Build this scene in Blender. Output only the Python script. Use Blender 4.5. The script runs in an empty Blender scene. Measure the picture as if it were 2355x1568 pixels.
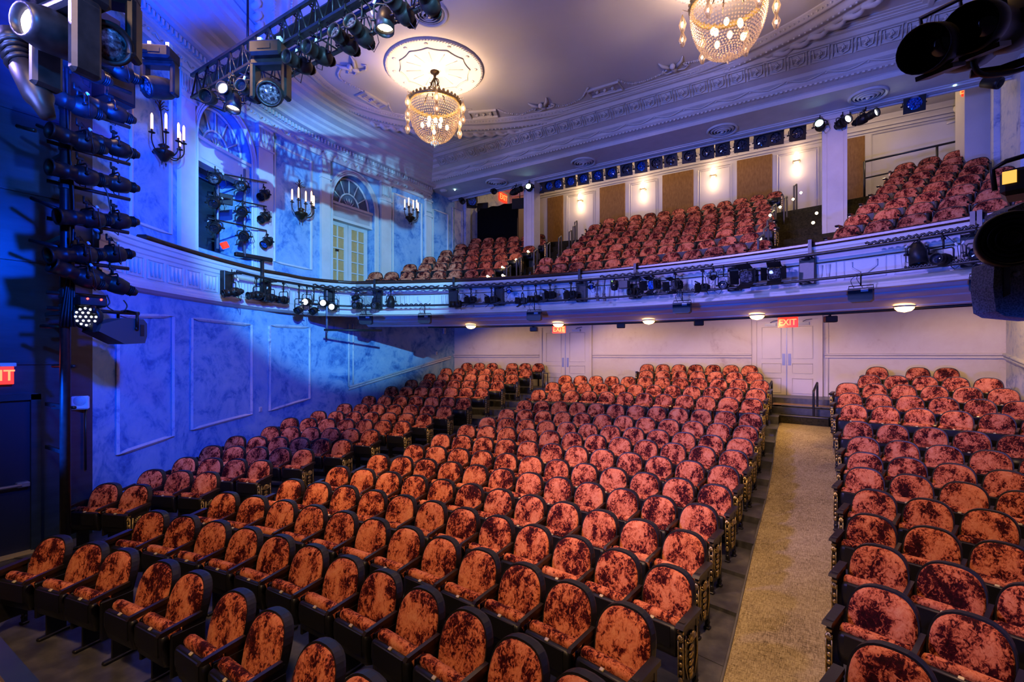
import bpy, math, random
from math import sin, cos, pi, sqrt, atan2, radians
from mathutils import Vector, Matrix
RN = random.Random(11)
COL = bpy.context.scene.collection
# ---------- camera model: the stage-edge viewpoint, heights above the front floor
PHI, F, HY, U0, CZ = .56, 1095.4, 817.0, 1177.5, 2.73
CP, SP = cos(PHI), sin(PHI)
def ray(u):
    d = (u - U0) / F
    return CP * d - SP, SP * d + CP
def uvt(p):
    cx, cy = p[0] * CP + p[1] * SP, -p[0] * SP + p[1] * CP
    return U0 + F * cx / cy, HY - F * (p[2] - CZ) / cy, cy
def at_t(u, v, t):
    x, y = ray(u)
    return Vector((x * t, y * t, CZ + (HY - v) * t / F))
def at_Y(u, v, Y): return at_t(u, v, Y / ray(u)[1])
def at_X(u, v, X): return at_t(u, v, X / ray(u)[0])
def at_z(u, v, Z): return at_t(u, v, (Z - CZ) * F / (HY - v))
def at_arc(u, v, c, rho):
    x, y = ray(u)
    a, b, k = x * x + y * y, -2 * (x * c[0] + y * c[1]), c[0] ** 2 + c[1] ** 2 - rho * rho
    return at_t(u, v, (-b + sqrt(b * b - 4 * a * k)) / (2 * a))
FC = (-3.867, -7.907)      # centre of the curved floor rows
BC = (-3.85, -3.0)         # centre of the curved balcony rows
def pol(c, rho, b, z=0): return Vector((c[0] + rho * sin(b), c[1] + rho * cos(b), z))
# ---------- mesh builder
class MB:
    def __init__(s): s.v, s.f, s.mi, s.sm, s.M, s.mat = [], [], [], [], Matrix(), 0
    def add(s, vs, fs, smooth=False):
        b = len(s.v)
        s.v += [s.M @ Vector(p) for p in vs]
        for f in fs:
            s.f.append([b + i for i in f]); s.mi.append(s.mat); s.sm.append(smooth)
        return s
    def box(s, c, size, rot=None, bev=0):
        x, y, z = size[0] / 2, size[1] / 2, size[2] / 2
        if bev:
            k = bev; vs = []; idx = {}
            for sx in (-1, 1):
                for sy in (-1, 1):
                    for sz in (-1, 1):
                        for ax in range(3):
                            p = [sx * (x - k), sy * (y - k), sz * (z - k)]
                            p[ax] = (sx * x, sy * y, sz * z)[ax]
                            idx[(sx, sy, sz, ax)] = len(vs); vs.append(p)
            I = lambda a, b, c_, ax: idx[(a, b, c_, ax)]
            fs = []
            for sg in (-1, 1):
                fs.append([I(sg, -1, -1, 0), I(sg, 1, -1, 0), I(sg, 1, 1, 0), I(sg, -1, 1, 0)][::sg])
                fs.append([I(-1, sg, -1, 1), I(-1, sg, 1, 1), I(1, sg, 1, 1), I(1, sg, -1, 1)][::sg])
                fs.append([I(-1, -1, sg, 2), I(1, -1, sg, 2), I(1, 1, sg, 2), I(-1, 1, sg, 2)][::sg])
            for a in (-1, 1):
                for b in (-1, 1):
                    fs.append([I(a, b, -1, 0), I(a, b, 1, 0), I(a, b, 1, 1), I(a, b, -1, 1)])
                    fs.append([I(a, -1, b, 0), I(a, 1, b, 0), I(a, 1, b, 2), I(a, -1, b, 2)])
                    fs.append([I(-1, a, b, 1), I(1, a, b, 1), I(1, a, b, 2), I(-1, a, b, 2)])
                    for c_ in (-1, 1): fs.append([I(a, b, c_, 0), I(a, b, c_, 1), I(a, b, c_, 2)])
        else:
            vs = [(a * x, b * y, c_ * z) for a in (-1, 1) for b in (-1, 1) for c_ in (-1, 1)]
            fs = [(0, 1, 3, 2), (4, 6, 7, 5), (0, 4, 5, 1), (2, 3, 7, 6), (0, 2, 6, 4), (1, 5, 7, 3)]
        if rot is not None: vs = [rot @ Vector(p) for p in vs]
        c = Vector(c)
        return s.add([Vector(p) + c for p in vs], fs)
    def tube(s, pts, r, n=6, closed=False, smooth=True):
        pts = [Vector(p) for p in pts]; m = len(pts); vs = []; fs = []
        rr = r if isinstance(r, (list, tuple)) else [r] * m
        nrm = None
        for i in range(m):
            a = pts[(i - 1) % m] if (closed or i) else pts[i]
            b = pts[(i + 1) % m] if (closed or i < m - 1) else pts[i]
            t = (b - a)
            t = t.normalized() if t.length > 1e-9 else Vector((0, 0, 1))
            if nrm is None: nrm = t.orthogonal().normalized()
            else:
                nrm = nrm - t * nrm.dot(t)
                nrm = nrm.normalized() if nrm.length > 1e-6 else t.orthogonal().normalized()
            bi = t.cross(nrm)
            for k in range(n):
                q = 2 * pi * k / n
                vs.append(pts[i] + (nrm * cos(q) + bi * sin(q)) * rr[i])
        for i in range(m if closed else m - 1):
            j = (i + 1) % m
            for k in range(n):
                k2 = (k + 1) % n
                fs.append((i * n + k, i * n + k2, j * n + k2, j * n + k))
        if not closed:
            fs.append(tuple(range(n))[::-1]); fs.append(tuple((m - 1) * n + k for k in range(n)))
        return s.add(vs, fs, smooth)
    def lathe(s, prof, n=16, M=None, smooth=True, cap=False):
        vs, fs = [], []
        for r, z in prof:
            for k in range(n):
                q = 2 * pi * k / n
                p = Vector((r * cos(q), r * sin(q), z))
                vs.append(M @ p if M is not None else p)
        for i in range(len(prof) - 1):
            for k in range(n):
                k2 = (k + 1) % n
                fs.append((i * n + k, i * n + k2, (i + 1) * n + k2, (i + 1) * n + k))
        if cap:
            fs.append(tuple(range(n))[::-1]); fs.append(tuple((len(prof) - 1) * n + k for k in range(n)))
        return s.add(vs, fs, smooth)
    def ball(s, c, r, nu=8, nv=5, sc=(1, 1, 1)):
        vs, fs = [], []
        for i in range(nv + 1):
            th = pi * i / nv
            for k in range(nu):
                q = 2 * pi * k / nu
                vs.append((c[0] + r * sc[0] * sin(th) * cos(q), c[1] + r * sc[1] * sin(th) * sin(q), c[2] + r * sc[2] * cos(th)))
        for i in range(nv):
            for k in range(nu):
                k2 = (k + 1) % nu
                fs.append((i * nu + k, (i + 1) * nu + k, (i + 1) * nu + k2, i * nu + k2))
        return s.add(vs, fs, True)
    def octa(s, c, r, h=None):
        h = h or r
        c = Vector(c)
        vs = [c + Vector(p) for p in ((r, 0, 0), (0, r, 0), (-r, 0, 0), (0, -r, 0), (0, 0, h), (0, 0, -h))]
        return s.add(vs, [(0, 1, 4), (1, 2, 4), (2, 3, 4), (3, 0, 4), (1, 0, 5), (2, 1, 5), (3, 2, 5), (0, 3, 5)])
    def prism(s, poly, d0, d1, M=None):           # polygon in XZ pushed along Y
        n = len(poly)
        vs = [(x, d0, z) for x, z in poly] + [(x, d1, z) for x, z in poly]
        if M is not None: vs = [M @ Vector(p) for p in vs]
        fs = [tuple(range(n)), tuple(range(n, 2 * n))[::-1]] + [(i, (i + 1) % n, n + (i + 1) % n, n + i) for i in range(n)]
        return s.add(vs, fs)
    def sweep(s, prof, path, closed=False, smooth=False, closeprof=False):   # path: [(point, outward normal)], prof: [(out, up)]
        vs, fs = [], []; m = len(prof)
        for p, nr in path:
            for o, z in prof: vs.append((p[0] + nr[0] * o, p[1] + nr[1] * o, (p[2] if len(p) > 2 else 0) + z))
        k = len(path)
        for i in range(k if closed else k - 1):
            j = (i + 1) % k
            for a in range(m if closeprof else m - 1):
                b = (a + 1) % m
                fs.append((i * m + a, j * m + a, j * m + b, i * m + b))
        if closeprof and not closed:
            fs.append(tuple(range(m))); fs.append(tuple((k - 1) * m + a for a in range(m))[::-1])
        return s.add(vs, fs, smooth)
    def mesh(s, name, mats):
        me = bpy.data.meshes.new(name)
        me.from_pydata([tuple(p) for p in s.v], [], s.f)
        for m in (mats if isinstance(mats, (list, tuple)) else [mats]): me.materials.append(m)
        me.polygons.foreach_set('material_index', s.mi); me.polygons.foreach_set('use_smooth', s.sm)
        me.update()
        return me
    def build(s, name, mats, parent=None, label=None, cat=None, group=None, kind=None):
        o = bpy.data.objects.new(name, s.mesh(name, mats)); COL.objects.link(o)
        if parent is not None: o.parent = parent
        return tag(o, label, cat, group, kind)
def tag(o, label=None, cat=None, group=None, kind=None):
    if label: o['label'] = label
    if cat: o['category'] = cat
    if group: o['group'] = group
    if kind: o['kind'] = kind
    return o
def thing(name, label, cat, loc=(0, 0, 0), rz=0, group=None):
    o = bpy.data.objects.new(name, None); COL.objects.link(o); o.empty_display_size = .1
    o.location = loc; o.rotation_euler = (0, 0, rz)
    return tag(o, label, cat, group)
def dup(root, loc, rz, label):
    r = root.copy(); COL.objects.link(r); r.location = loc; r.rotation_euler = (0, 0, rz); r['label'] = label
    for ch in root.children:
        c = ch.copy(); COL.objects.link(c); c.parent = r
        for g in ch.children:
            d = g.copy(); COL.objects.link(d); d.parent = c
    return r
ORD = 'zeroth first second third fourth fifth sixth seventh eighth ninth tenth eleventh twelfth thirteenth fourteenth fifteenth sixteenth seventeenth eighteenth nineteenth twentieth'.split()
NUM = 'zero one two three four five six seven eight nine ten eleven twelve thirteen fourteen fifteen sixteen seventeen'.split()
def rotz(a): return Matrix.Rotation(a, 4, 'Z')
def rotx(a): return Matrix.Rotation(a, 4, 'X')
def roty(a): return Matrix.Rotation(a, 4, 'Y')
def trn(x, y, z): return Matrix.Translation((x, y, z))
# ---------- materials
def new_mat(name):
    m = bpy.data.materials.new(name); m.use_nodes = True
    nt = m.node_tree; b = nt.nodes['Principled BSDF']
    return m, nt, b
def N(nt, t, **kw):
    n = nt.nodes.new(t)
    for k, v in kw.items():
        if k in n.inputs: n.inputs[k].default_value = v
        else: setattr(n, k, v)
    return n
def flat(name, col, rough=.5, metal=0, spec=.5, emit=None, es=0):
    m, nt, b = new_mat(name)
    b.inputs['Base Color'].default_value = (*col, 1); b.inputs['Roughness'].default_value = rough
    b.inputs['Metallic'].default_value = metal; b.inputs['Specular IOR Level'].default_value = spec
    if emit: b.inputs['Emission Color'].default_value = (*emit, 1); b.inputs['Emission Strength'].default_value = es
    return m
def ramp(nt, fac, stops):
    r = nt.nodes.new('ShaderNodeValToRGB'); e = r.color_ramp.elements
    while len(e) < len(stops): e.new(.5)
    for q, (p, c) in zip(e, stops): q.position = p; q.color = (*c, 1)
    nt.links.new(fac, r.inputs['Fac'])
    return r
def noise(nt, vec, scale, detail=4, rough=.55, dist=0):
    n = N(nt, 'ShaderNodeTexNoise', Scale=scale, Detail=detail, Roughness=rough, Distortion=dist)
    nt.links.new(vec, n.inputs['Vector'])
    return n
def bump(nt, b, h, strength, dist=.01):
    k = N(nt, 'ShaderNodeBump', Strength=strength, Distance=dist)
    nt.links.new(h, k.inputs['Height']); nt.links.new(k.outputs['Normal'], b.inputs['Normal'])
def pos(nt, sc=(1, 1, 1)):
    g = nt.nodes.new('ShaderNodeNewGeometry'); mp = N(nt, 'ShaderNodeMapping'); mp.inputs['Scale'].default_value = sc
    nt.links.new(g.outputs['Position'], mp.inputs['Vector'])
    return mp.outputs['Vector']
def mottled(name, stops, scale, rough=.6, detail=5, bs=0, sc=(1, 1, 1), dist=0, spec=.5, nr=.6):
    m, nt, b = new_mat(name); v = pos(nt, sc)
    n = noise(nt, v, scale, detail, nr, dist)
    r = ramp(nt, n.outputs['Fac'], stops)
    nt.links.new(r.outputs['Color'], b.inputs['Base Color'])
    b.inputs['Roughness'].default_value = rough; b.inputs['Specular IOR Level'].default_value = spec
    if bs: bump(nt, b, n.outputs['Fac'], bs)
    return m
def velvet():
    m, nt, b = new_mat('crushed_velvet'); v = pos(nt, (1, 1, .75))
    oi = N(nt, 'ShaderNodeObjectInfo')
    big = noise(nt, v, 6.5, 3, .5, .6); fine = noise(nt, v, 34, 7, .70, 1.1)
    mx = N(nt, 'ShaderNodeMath', operation='MULTIPLY_ADD'); mx.inputs[1].default_value = .62
    nt.links.new(fine.outputs['Fac'], mx.inputs[0]); 
    sc = N(nt, 'ShaderNodeMath', operation='MULTIPLY'); sc.inputs[1].default_value = .5
    nt.links.new(big.outputs['Fac'], sc.inputs[0]); nt.links.new(sc.outputs[0], mx.inputs[2])
    r = ramp(nt, mx.outputs[0], [(.42, (.016, .0006, .002)), (.515, (.055, .003, .006)), (.545, (.38, .075, .034)), (.60, (.70, .205, .095)), (.75, (.82, .34, .18))])
    nt.links.new(r.outputs['Color'], b.inputs['Base Color'])
    b.inputs['Roughness'].default_value = .7; b.inputs['Specular IOR Level'].default_value = .12
    b.inputs['Sheen Weight'].default_value = .10; b.inputs['Sheen Roughness'].default_value = .4
    b.inputs['Sheen Tint'].default_value = (1, .55, .6, 1)
    bump(nt, b, fine.outputs['Fac'], .35, .01)
    return m
def carpet_mat():
    m, nt, b = new_mat('woven_carpet')
    a = noise(nt, pos(nt, (3, 26, 3)), 5, 6, .75, .4); c = noise(nt, pos(nt, (26, 3, 3)), 5, 6, .75, .4); l = noise(nt, pos(nt), 1.6, 2)
    mx = N(nt, 'ShaderNodeMath', operation='MULTIPLY'); nt.links.new(a.outputs['Fac'], mx.inputs[0]); nt.links.new(c.outputs['Fac'], mx.inputs[1])
    ad = N(nt, 'ShaderNodeMath', operation='MULTIPLY_ADD'); ad.inputs[1].default_value = .12
    nt.links.new(l.outputs['Fac'], ad.inputs[0]); nt.links.new(mx.outputs[0], ad.inputs[2])
    r = ramp(nt, ad.outputs[0], [(.20, (.06, .042, .02)), (.29, (.30, .235, .125)), (.40, (.54, .45, .26))])
    nt.links.new(r.outputs['Color'], b.inputs['Base Color']); b.inputs['Roughness'].default_value = .95; b.inputs['Specular IOR Level'].default_value = .1
    bump(nt, b, mx.outputs[0], .4, .01)
    return m
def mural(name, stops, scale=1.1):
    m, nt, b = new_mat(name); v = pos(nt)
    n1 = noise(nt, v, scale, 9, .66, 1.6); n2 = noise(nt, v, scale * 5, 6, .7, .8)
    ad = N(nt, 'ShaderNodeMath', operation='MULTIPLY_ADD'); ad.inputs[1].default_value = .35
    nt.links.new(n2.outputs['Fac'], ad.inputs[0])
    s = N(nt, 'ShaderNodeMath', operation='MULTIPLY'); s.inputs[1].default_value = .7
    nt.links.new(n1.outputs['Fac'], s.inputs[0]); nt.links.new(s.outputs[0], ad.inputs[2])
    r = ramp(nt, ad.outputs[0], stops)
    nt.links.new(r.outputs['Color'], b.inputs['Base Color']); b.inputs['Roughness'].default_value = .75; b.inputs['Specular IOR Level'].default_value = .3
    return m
M = {}
M['velvet'] = velvet()
M['black'] = flat('black_plastic', (.008, .008, .010), .42)
M['blackmetal'] = mottled('black_painted_metal', [(.35, (.010, .010, .011)), (.65, (.022, .020, .020))], 14, .36)
M['fixture'] = mottled('fixture_black', [(.35, (.006, .006, .006)), (.65, (.016, .014, .013))], 9, .42, spec=.3)
M['dark_in'] = flat('dark_interior', (.002, .002, .003), .6)
M['armrest'] = flat('armrest_lacquer', (.022, .016, .014), .28)
M['brass'] = mottled('brass_ornament', [(.35, (.35, .23, .06)), (.65, (.80, .62, .25))], 40, .32); M['brass'].node_tree.nodes['Principled BSDF'].inputs['Metallic'].default_value = .85
M['plate'] = flat('pale_brass_plate', (.72, .60, .34), .35, .3)
M['brown_metal'] = flat('bronze_metal', (.055, .035, .02), .4, .7)
M['plaster'] = mottled('white_plaster', [(.3, (.70, .68, .66)), (.7, (.80, .78, .76))], 2.2, .7, bs=.05)
M['ceil'] = mottled('ceiling_plaster', [(.3, (.74, .71, .69)), (.7, (.80, .77, .75))], .6, .8)
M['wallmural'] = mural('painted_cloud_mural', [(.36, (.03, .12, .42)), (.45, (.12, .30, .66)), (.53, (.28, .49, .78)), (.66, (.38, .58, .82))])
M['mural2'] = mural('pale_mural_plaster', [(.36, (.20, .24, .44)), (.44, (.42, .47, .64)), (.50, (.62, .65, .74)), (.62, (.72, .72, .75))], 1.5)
M['backwall'] = mural('cream_cloud_wall', [(.30, (.44, .33, .31)), (.38, (.60, .52, .47)), (.46, (.70, .63, .57)), (.6, (.74, .68, .62))], .8)
M['cream'] = mottled('cream_paint', [(.3, (.66, .60, .55)), (.7, (.72, .66, .61))], 1.5, .55)
M['doorpaint'] = mottled('door_paint', [(.3, (.66, .61, .57)), (.7, (.72, .67, .63))], 1.5, .45)
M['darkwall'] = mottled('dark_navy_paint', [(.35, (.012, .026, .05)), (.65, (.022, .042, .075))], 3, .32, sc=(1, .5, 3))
M['darkdoor'] = flat('dark_door_paint', (.014, .022, .06), .4)
M['steel'] = flat('brushed_steel', (.26, .28, .36), .45, .5)
M['concrete'] = mottled('painted_concrete_floor', [(.3, (.035, .035, .04)), (.5, (.075, .075, .08)), (.7, (.14, .135, .13))], 4, .38, detail=8)
M['greyfloor'] = mottled('grey_floor_paint', [(.3, (.10, .10, .10)), (.7, (.17, .165, .16))], 3, .5)
M['carpet'] = carpet_mat()
M['stepcarpet'] = mottled('dark_step_carpet', [(.3, (.02, .018, .008)), (.7, (.06, .052, .025))], 22, .9, spec=.1)
M['oak'] = mottled('oak_landing', [(.3, (.26, .14, .05)), (.7, (.42, .25, .10))], 5, .4, sc=(1, 12, 1))
M['railwood'] = mottled('dark_wood_rail', [(.3, (.035, .014, .008)), (.7, (.075, .03, .016))], 6, .25, sc=(1, 1, 8))
M['burlap'] = mottled('brown_fabric_panel', [(.3, (.20, .10, .035)), (.7, (.30, .16, .06))], 18, .9, sc=(1, 1, .3), spec=.1)
M['stagewood'] = mottled('stage_carpet', [(.3, (.30, .18, .18)), (.7, (.42, .28, .27))], 60, .85)
M['drape'] = flat('black_drape', (.004, .004, .005), .9, 0, .1)
M['ply'] = flat('brown_plywood', (.12, .06, .025), .6)
M['glassbead'] = None
M['white'] = flat('white_plastic', (.75, .73, .72), .4)
M['candle'] = flat('candle_tube', (.8, .6, .4), .5, emit=(1, .48, .26), es=4)
M['bulb'] = flat('warm_bulb', (1, .8, .5), .5, emit=(1, .56, .24), es=16)
M['dome'] = flat('lit_glass_dome', (1, .8, .5), .5, emit=(1, .52, .18), es=8)
M['sconce'] = flat('lit_sconce', (1, .9, .75), .5, emit=(1, .70, .42), es=8)
M['steplight'] = flat('lit_step_lamp', (1, .9, .6), .5, emit=(1, .74, .36), es=12)
M['exit'] = flat('exit_red', (.7, .02, .01), .4, emit=(1, .035, .012), es=1.6)
M['exitletter'] = flat('exit_letter', (.8, .2, .05), .4, emit=(1, .17, .04), es=3)
M['lenslit'] = flat('lit_lens', (1, 1, 1), .3, emit=(.86, .93, 1), es=10)
M['lenswarm'] = flat('lit_lens_warm', (1, .9, .7), .3, emit=(1, .78, .48), es=5)
M['lenscool'] = flat('lit_lens_cool', (.8, 1, 1), .3, emit=(.55, 1, .95), es=8)
M['lensblue'] = mottled('blue_reflecting_lens', [(.42, (.01, .02, .05)), (.55, (.02, .12, .6)), (.7, (.05, .3, .9))], 30, .08)
M['lensglass'] = mottled('dark_lens_glass', [(.4, (.01, .01, .015)), (.6, (.12, .11, .12)), (.75, (.5, .45, .42))], 26, .06)
M['lensdark'] = flat('dark_lens', (.01, .012, .02), .05, 0, 1)
M['warmpane'] = mottled('curtained_pane', [(.3, (.60, .36, .13)), (.7, (.72, .46, .19))], 9, .6)
M['grille'] = mottled('pale_grille', [(.3, (.45, .47, .5)), (.7, (.55, .57, .6))], 50, .5)
M['mesh'] = flat('dark_grille', (.10, .13, .2), .6)
M['greycase'] = mottled('grey_speckled_case', [(.4, (.10, .10, .10)), (.6, (.30, .29, .28))], 160, .6, detail=2)
M['steelrail'] = flat('dull_steel_rail', (.12, .12, .13), .4, .6)
M['lenswarm2'] = flat('dim_amber_glow', (1, .6, .1), .4, emit=(1, .5, .08), es=1.2)
M['redled'] = flat('red_led', (1, .02, .01), .4, emit=(1, .03, .02), es=12)
M['whiteconn'] = flat('white_connector', (.7, .7, .66), .5)
M['led'] = flat('led_dot', (1, 1, 1), .3, emit=(.9, .92, 1), es=2.5)
def bead_mat():
    m, nt, b = new_mat('crystal_beads')
    nt.nodes.remove(b); o = nt.nodes['Material Output']
    t = N(nt, 'ShaderNodeBsdfTranslucent'); t.inputs['Color'].default_value = (.95, .84, .68, 1)
    g = N(nt, 'ShaderNodeBsdfGlossy'); g.inputs['Roughness'].default_value = .12; g.inputs['Color'].default_value = (1, .93, .82, 1)
    tr = N(nt, 'ShaderNodeBsdfTransparent')
    m1 = N(nt, 'ShaderNodeMixShader'); m1.inputs[0].default_value = .35
    m2 = N(nt, 'ShaderNodeMixShader'); m2.inputs[0].default_value = .3
    nt.links.new(t.outputs[0], m1.inputs[1]); nt.links.new(g.outputs[0], m1.inputs[2])
    nt.links.new(m1.outputs[0], m2.inputs[1]); nt.links.new(tr.outputs[0], m2.inputs[2]); nt.links.new(m2.outputs[0], o.inputs['Surface'])
    return m
M['glassbead'] = bead_mat()
def light(kind, name, loc, col, power, target=None, **kw):
    l = bpy.data.lights.new(name, kind); o = bpy.data.objects.new(name, l); COL.objects.link(o); o.location = loc; l.color = col; l.energy = power
    for k, v in kw.items(): setattr(l, k, v)
    if target is not None: o.rotation_euler = (Vector(target) - Vector(loc)).to_track_quat('-Z', 'Y').to_euler()
    return o
# ================= THE SETTING =================
def struct(mb, name, mats, parent=None):
    return mb.build(name, mats, parent, kind='structure' if parent is None else None)
# ---- curved house-left wall path
WP = [(-9.35, 2.75), (-10.0, 3.5), (-11.0, 5.2), (-11.6, 6.7), (-11.95, 8.2), (-12.05, 10), (-12.05, 12.4), (-12.05, 14.9)]
def catmull(P, n=16):
    P = [Vector(p) for p in P]; out = []
    for i in range(len(P) - 1):
        a, b, c, d = P[max(i - 1, 0)], P[i], P[i + 1], P[min(i + 2, len(P) - 1)]
        for k in range(n):
            t = k / n
            out.append(.5 * ((2 * b) + (c - a) * t + (2 * a - 5 * b + 4 * c - d) * t * t + (3 * b - a - 3 * c + d) * t ** 3))
    return out + [P[-1]]
WL = catmull(WP); WS = [0]
for a, b in zip(WL, WL[1:]): WS.append(WS[-1] + (b - a).length)
SMAX = WS[-1]
def W(s):                                   # point and inward normal at arc length s
    s = min(max(s, 0), SMAX); i = 0
    while i < len(WS) - 2 and WS[i + 1] < s: i += 1
    k = (s - WS[i]) / (WS[i + 1] - WS[i]); p = WL[i].lerp(WL[i + 1], k)
    a, b = WL[max(i - 1, 0)], WL[min(i + 2, len(WL) - 1)]
    d = (b - a).normalized()
    return p, Vector((d.y, -d.x))
def s_at(u):
    x, y = ray(u); best = 0
    for i in range(len(WL) - 1):
        a, b = WL[i], WL[i + 1]
        fa, fb = a.x * y - a.y * x, b.x * y - b.y * x
        if fa * fb <= 0: return WS[i] + (WS[i + 1] - WS[i]) * fa / (fa - fb)
    return SMAX if u > 700 else 0
def sz(u, v):                               # picture point -> (s, z) on that wall
    s = s_at(u); p, _ = W(s); t = -p.x * SP + p.y * CP
    return s, CZ + (HY - v) * t / F
def WQ(s, z, o=0):
    p, n = W(s); return Vector((p.x + n.x * o, p.y + n.y * o, z))
def wall_x(Y):
    for a, b in zip(WL, WL[1:]):
        if a.y <= Y <= b.y: return a.x + (b.x - a.x) * (Y - a.y) / (b.y - a.y)
    return WL[0].x if Y < WL[0].y else WL[-1].x
ZCEIL = CZ + 7.0
ZSP = CZ + 4.6; RISE = .95
A1 = (s_at(452), s_at(576)); A2 = (s_at(764), s_at(860))
SILL1, SILL2 = CZ + 2.27, 4.30
def arch_z(s, A):
    m, h = (A[0] + A[1]) / 2, (A[1] - A[0]) / 2
    return ZSP + RISE * sqrt(max(0, 1 - ((s - m) / h) ** 2))
def wall_left():
    mb = MB(); ss = sorted(set([k * SMAX / 60 for k in range(61)] + [A[0] + (A[1] - A[0]) * (.5 - .5 * cos(pi * k / 20)) for A in (A1, A2) for k in range(21)]))
    def col(s, side):
        for A, sill in ((A1, SILL1), (A2, SILL2)):
            if A[0] - 1e-6 <= s <= A[1] + 1e-6 and (A[0] + 1e-6 < s < A[1] - 1e-6 or (side > 0) == (abs(s - A[0]) < 1e-5)):
                return [(-.3, sill), (arch_z(s, A), ZCEIL)]
        return [(-.3, 3.0), (3.0, ZCEIL)]
    for a, b in zip(ss, ss[1:]):
        ca, cb = col(a, 1), col(b, -1)
        for (l0, h0), (l1, h1) in zip(ca, cb):
            mb.add([WQ(a, l0), WQ(b, l1), WQ(b, h1), WQ(a, h0)], [(0, 1, 2, 3)])
    for A, sill in ((A1, SILL1), (A2, SILL2)):      # reveals and back of each niche
        pts = [(A[0], sill)] + [(A[0] + (A[1] - A[0]) * (.5 - .5 * cos(pi * k / 24)), 0) for k in range(25)] + [(A[1], sill)]
        pts = [pts[0]] + [(s, arch_z(s, A)) for s, _ in pts[1:-1]] + [pts[-1]]
        d = -.34 if A is A2 else -.9
        fr = [WQ(s, z) for s, z in pts]; bk = [WQ(s, z, d) for s, z in pts]; n = len(pts)
        mb.add(fr + bk, [(i, (i + 1) % n, n + (i + 1) % n, n + i) for i in range(n)])
        for i in range(1, n - 2):
            mb.add([WQ(pts[i][0], sill, d), WQ(pts[i + 1][0], sill, d), bk[i + 1], bk[i]], [(0, 1, 2, 3)])
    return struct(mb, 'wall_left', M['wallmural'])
WALL_L = wall_left()
# ---- mouldings on the curved wall
def wpath(s0, s1, o=0, z=0, n=None):
    n = n or max(2, int(abs(s1 - s0) / .22) + 1)
    out = []
    for k in range(n + 1):
        p, nr = W(s0 + (s1 - s0) * k / n); out.append(((p.x + nr.x * o, p.y + nr.y * o, z), nr))
    return out
def frame(mb, pts, w=.07, h=.035):         # closed moulding through (s,z) corners, following the curve
    P = []
    for (a, b) in zip(pts, pts[1:] + pts[:1]):
        n = max(1, int(abs(b[0] - a[0]) / .2))
        for k in range(n): P.append((a[0] + (b[0] - a[0]) * k / n, a[1] + (b[1] - a[1]) * k / n))
    for o, r in ((h * .5, w * .32), (h * .3, w * .5)):
        mb.tube([WQ(s, z, o) for s, z in P], r, 5, closed=True, smooth=False)
tr = MB()
def rel(z): return CZ + z
# upper panels
for u0, u1, zb, zt in ((300, 391, 2.34, 5.5), (630, 715, 2.42, 5.48), (903, 969, 1.9, 5.53), (995, 1029, 2.2, 5.5)):
    a, b = s_at(u0), s_at(u1); frame(tr, [(a, rel(zb)), (b, rel(zb)), (b, rel(zt)), (a, rel(zt))])
# pilasters with fluted capitals
def pilaster(u0, u1, zb=2.0, zt=5.75):
    a, b = s_at(u0), s_at(u1)
    for (o, x0, x1, z0, z1) in ((.09, a, b, zb, zt), (.12, a - .03, b + .03, zb, zb + .18), (.12, a - .02, b + .02, zt - .62, zt - .58), (.13, a - .03, b + .03, zt - .06, zt)):
        n = max(1, int((x1 - x0) / .25)); S = [x0 + (x1 - x0) * k / n for k in range(n + 1)]
        for p, q in zip(S, S[1:]):
            v = [WQ(p, rel(z0), -.01), WQ(q, rel(z0), -.01), WQ(q, rel(z1), -.01), WQ(p, rel(z1), -.01), WQ(p, rel(z0), o), WQ(q, rel(z0), o), WQ(q, rel(z1), o), WQ(p, rel(z1), o)]
            tr.add(v, [(4, 5, 6, 7), (0, 4, 7, 3), (1, 2, 6, 5), (0, 1, 5, 4), (3, 7, 6, 2)])
    k = 5
    for i in range(k):
        s = a + (b - a) * (i + .5) / k; w = (b - a) / k * .32
        tr.tube([WQ(s - w, rel(zt - .14), .1), WQ(s - w, rel(zt - .42), .1), WQ(s, rel(zt - .47), .11), WQ(s + w, rel(zt - .42), .1), WQ(s + w, rel(zt - .14), .1)], .018, 4)
for u0, u1 in ((407, 440), (588, 622), (735, 755), (873, 896), (976, 989)): pilaster(u0, u1)
# arch trims
for A in (A1, A2):
    for off, r in ((.03, .03), (.085, .022), (.14, .035)):
        m, h = (A[0] + A[1]) / 2, (A[1] - A[0]) / 2
        pts = [(m - h - off, 4.6)] + [(m - (h + off) * cos(pi * k / 28), ZSP + (RISE + off) * sin(pi * k / 28)) for k in range(29)] + [(m + h + off, 4.6)]
        tr.tube([WQ(s, z, .03) for s, z in pts], r, 5, smooth=False)
# entablature: frieze lines, dentils, cove cornice
prof_wall = [(.0, 8.47), (.07, 8.47), (.07, 8.56), (.03, 8.57), (.03, 8.72), (.09, 8.74), (.09, 8.79)]
prof_cove = [(.09, 8.79), (.13, 8.80), (.13, 8.93), (.30, 8.95), (.30, 9.03), (.36, 9.06), (.42, 9.10), (.44, 9.16), (.52, 9.20), (.55, 9.27), (.74, 9.33), (.78, 9.42), (.90, 9.46), (.93, 9.53), (1.02, 9.55), (1.04, 9.64), (1.17, 9.655), (1.17, 9.70), (1.30, 9.71), (1.30, ZCEIL + .01)]
P = wpath(-0, SMAX - 1.42); tr.sweep(prof_wall + prof_cove[1:], P)
n = int((SMAX - 1.5) / .115)
for k in range(n):
    s = .1 + k * .115; p, nr = W(s); a = atan2(nr.y, nr.x)
    tr.M = trn(p.x, p.y, 8.865) @ rotz(a); tr.box((.165, 0, 0), (.08, .06, .11)); tr.M = Matrix()
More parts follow.
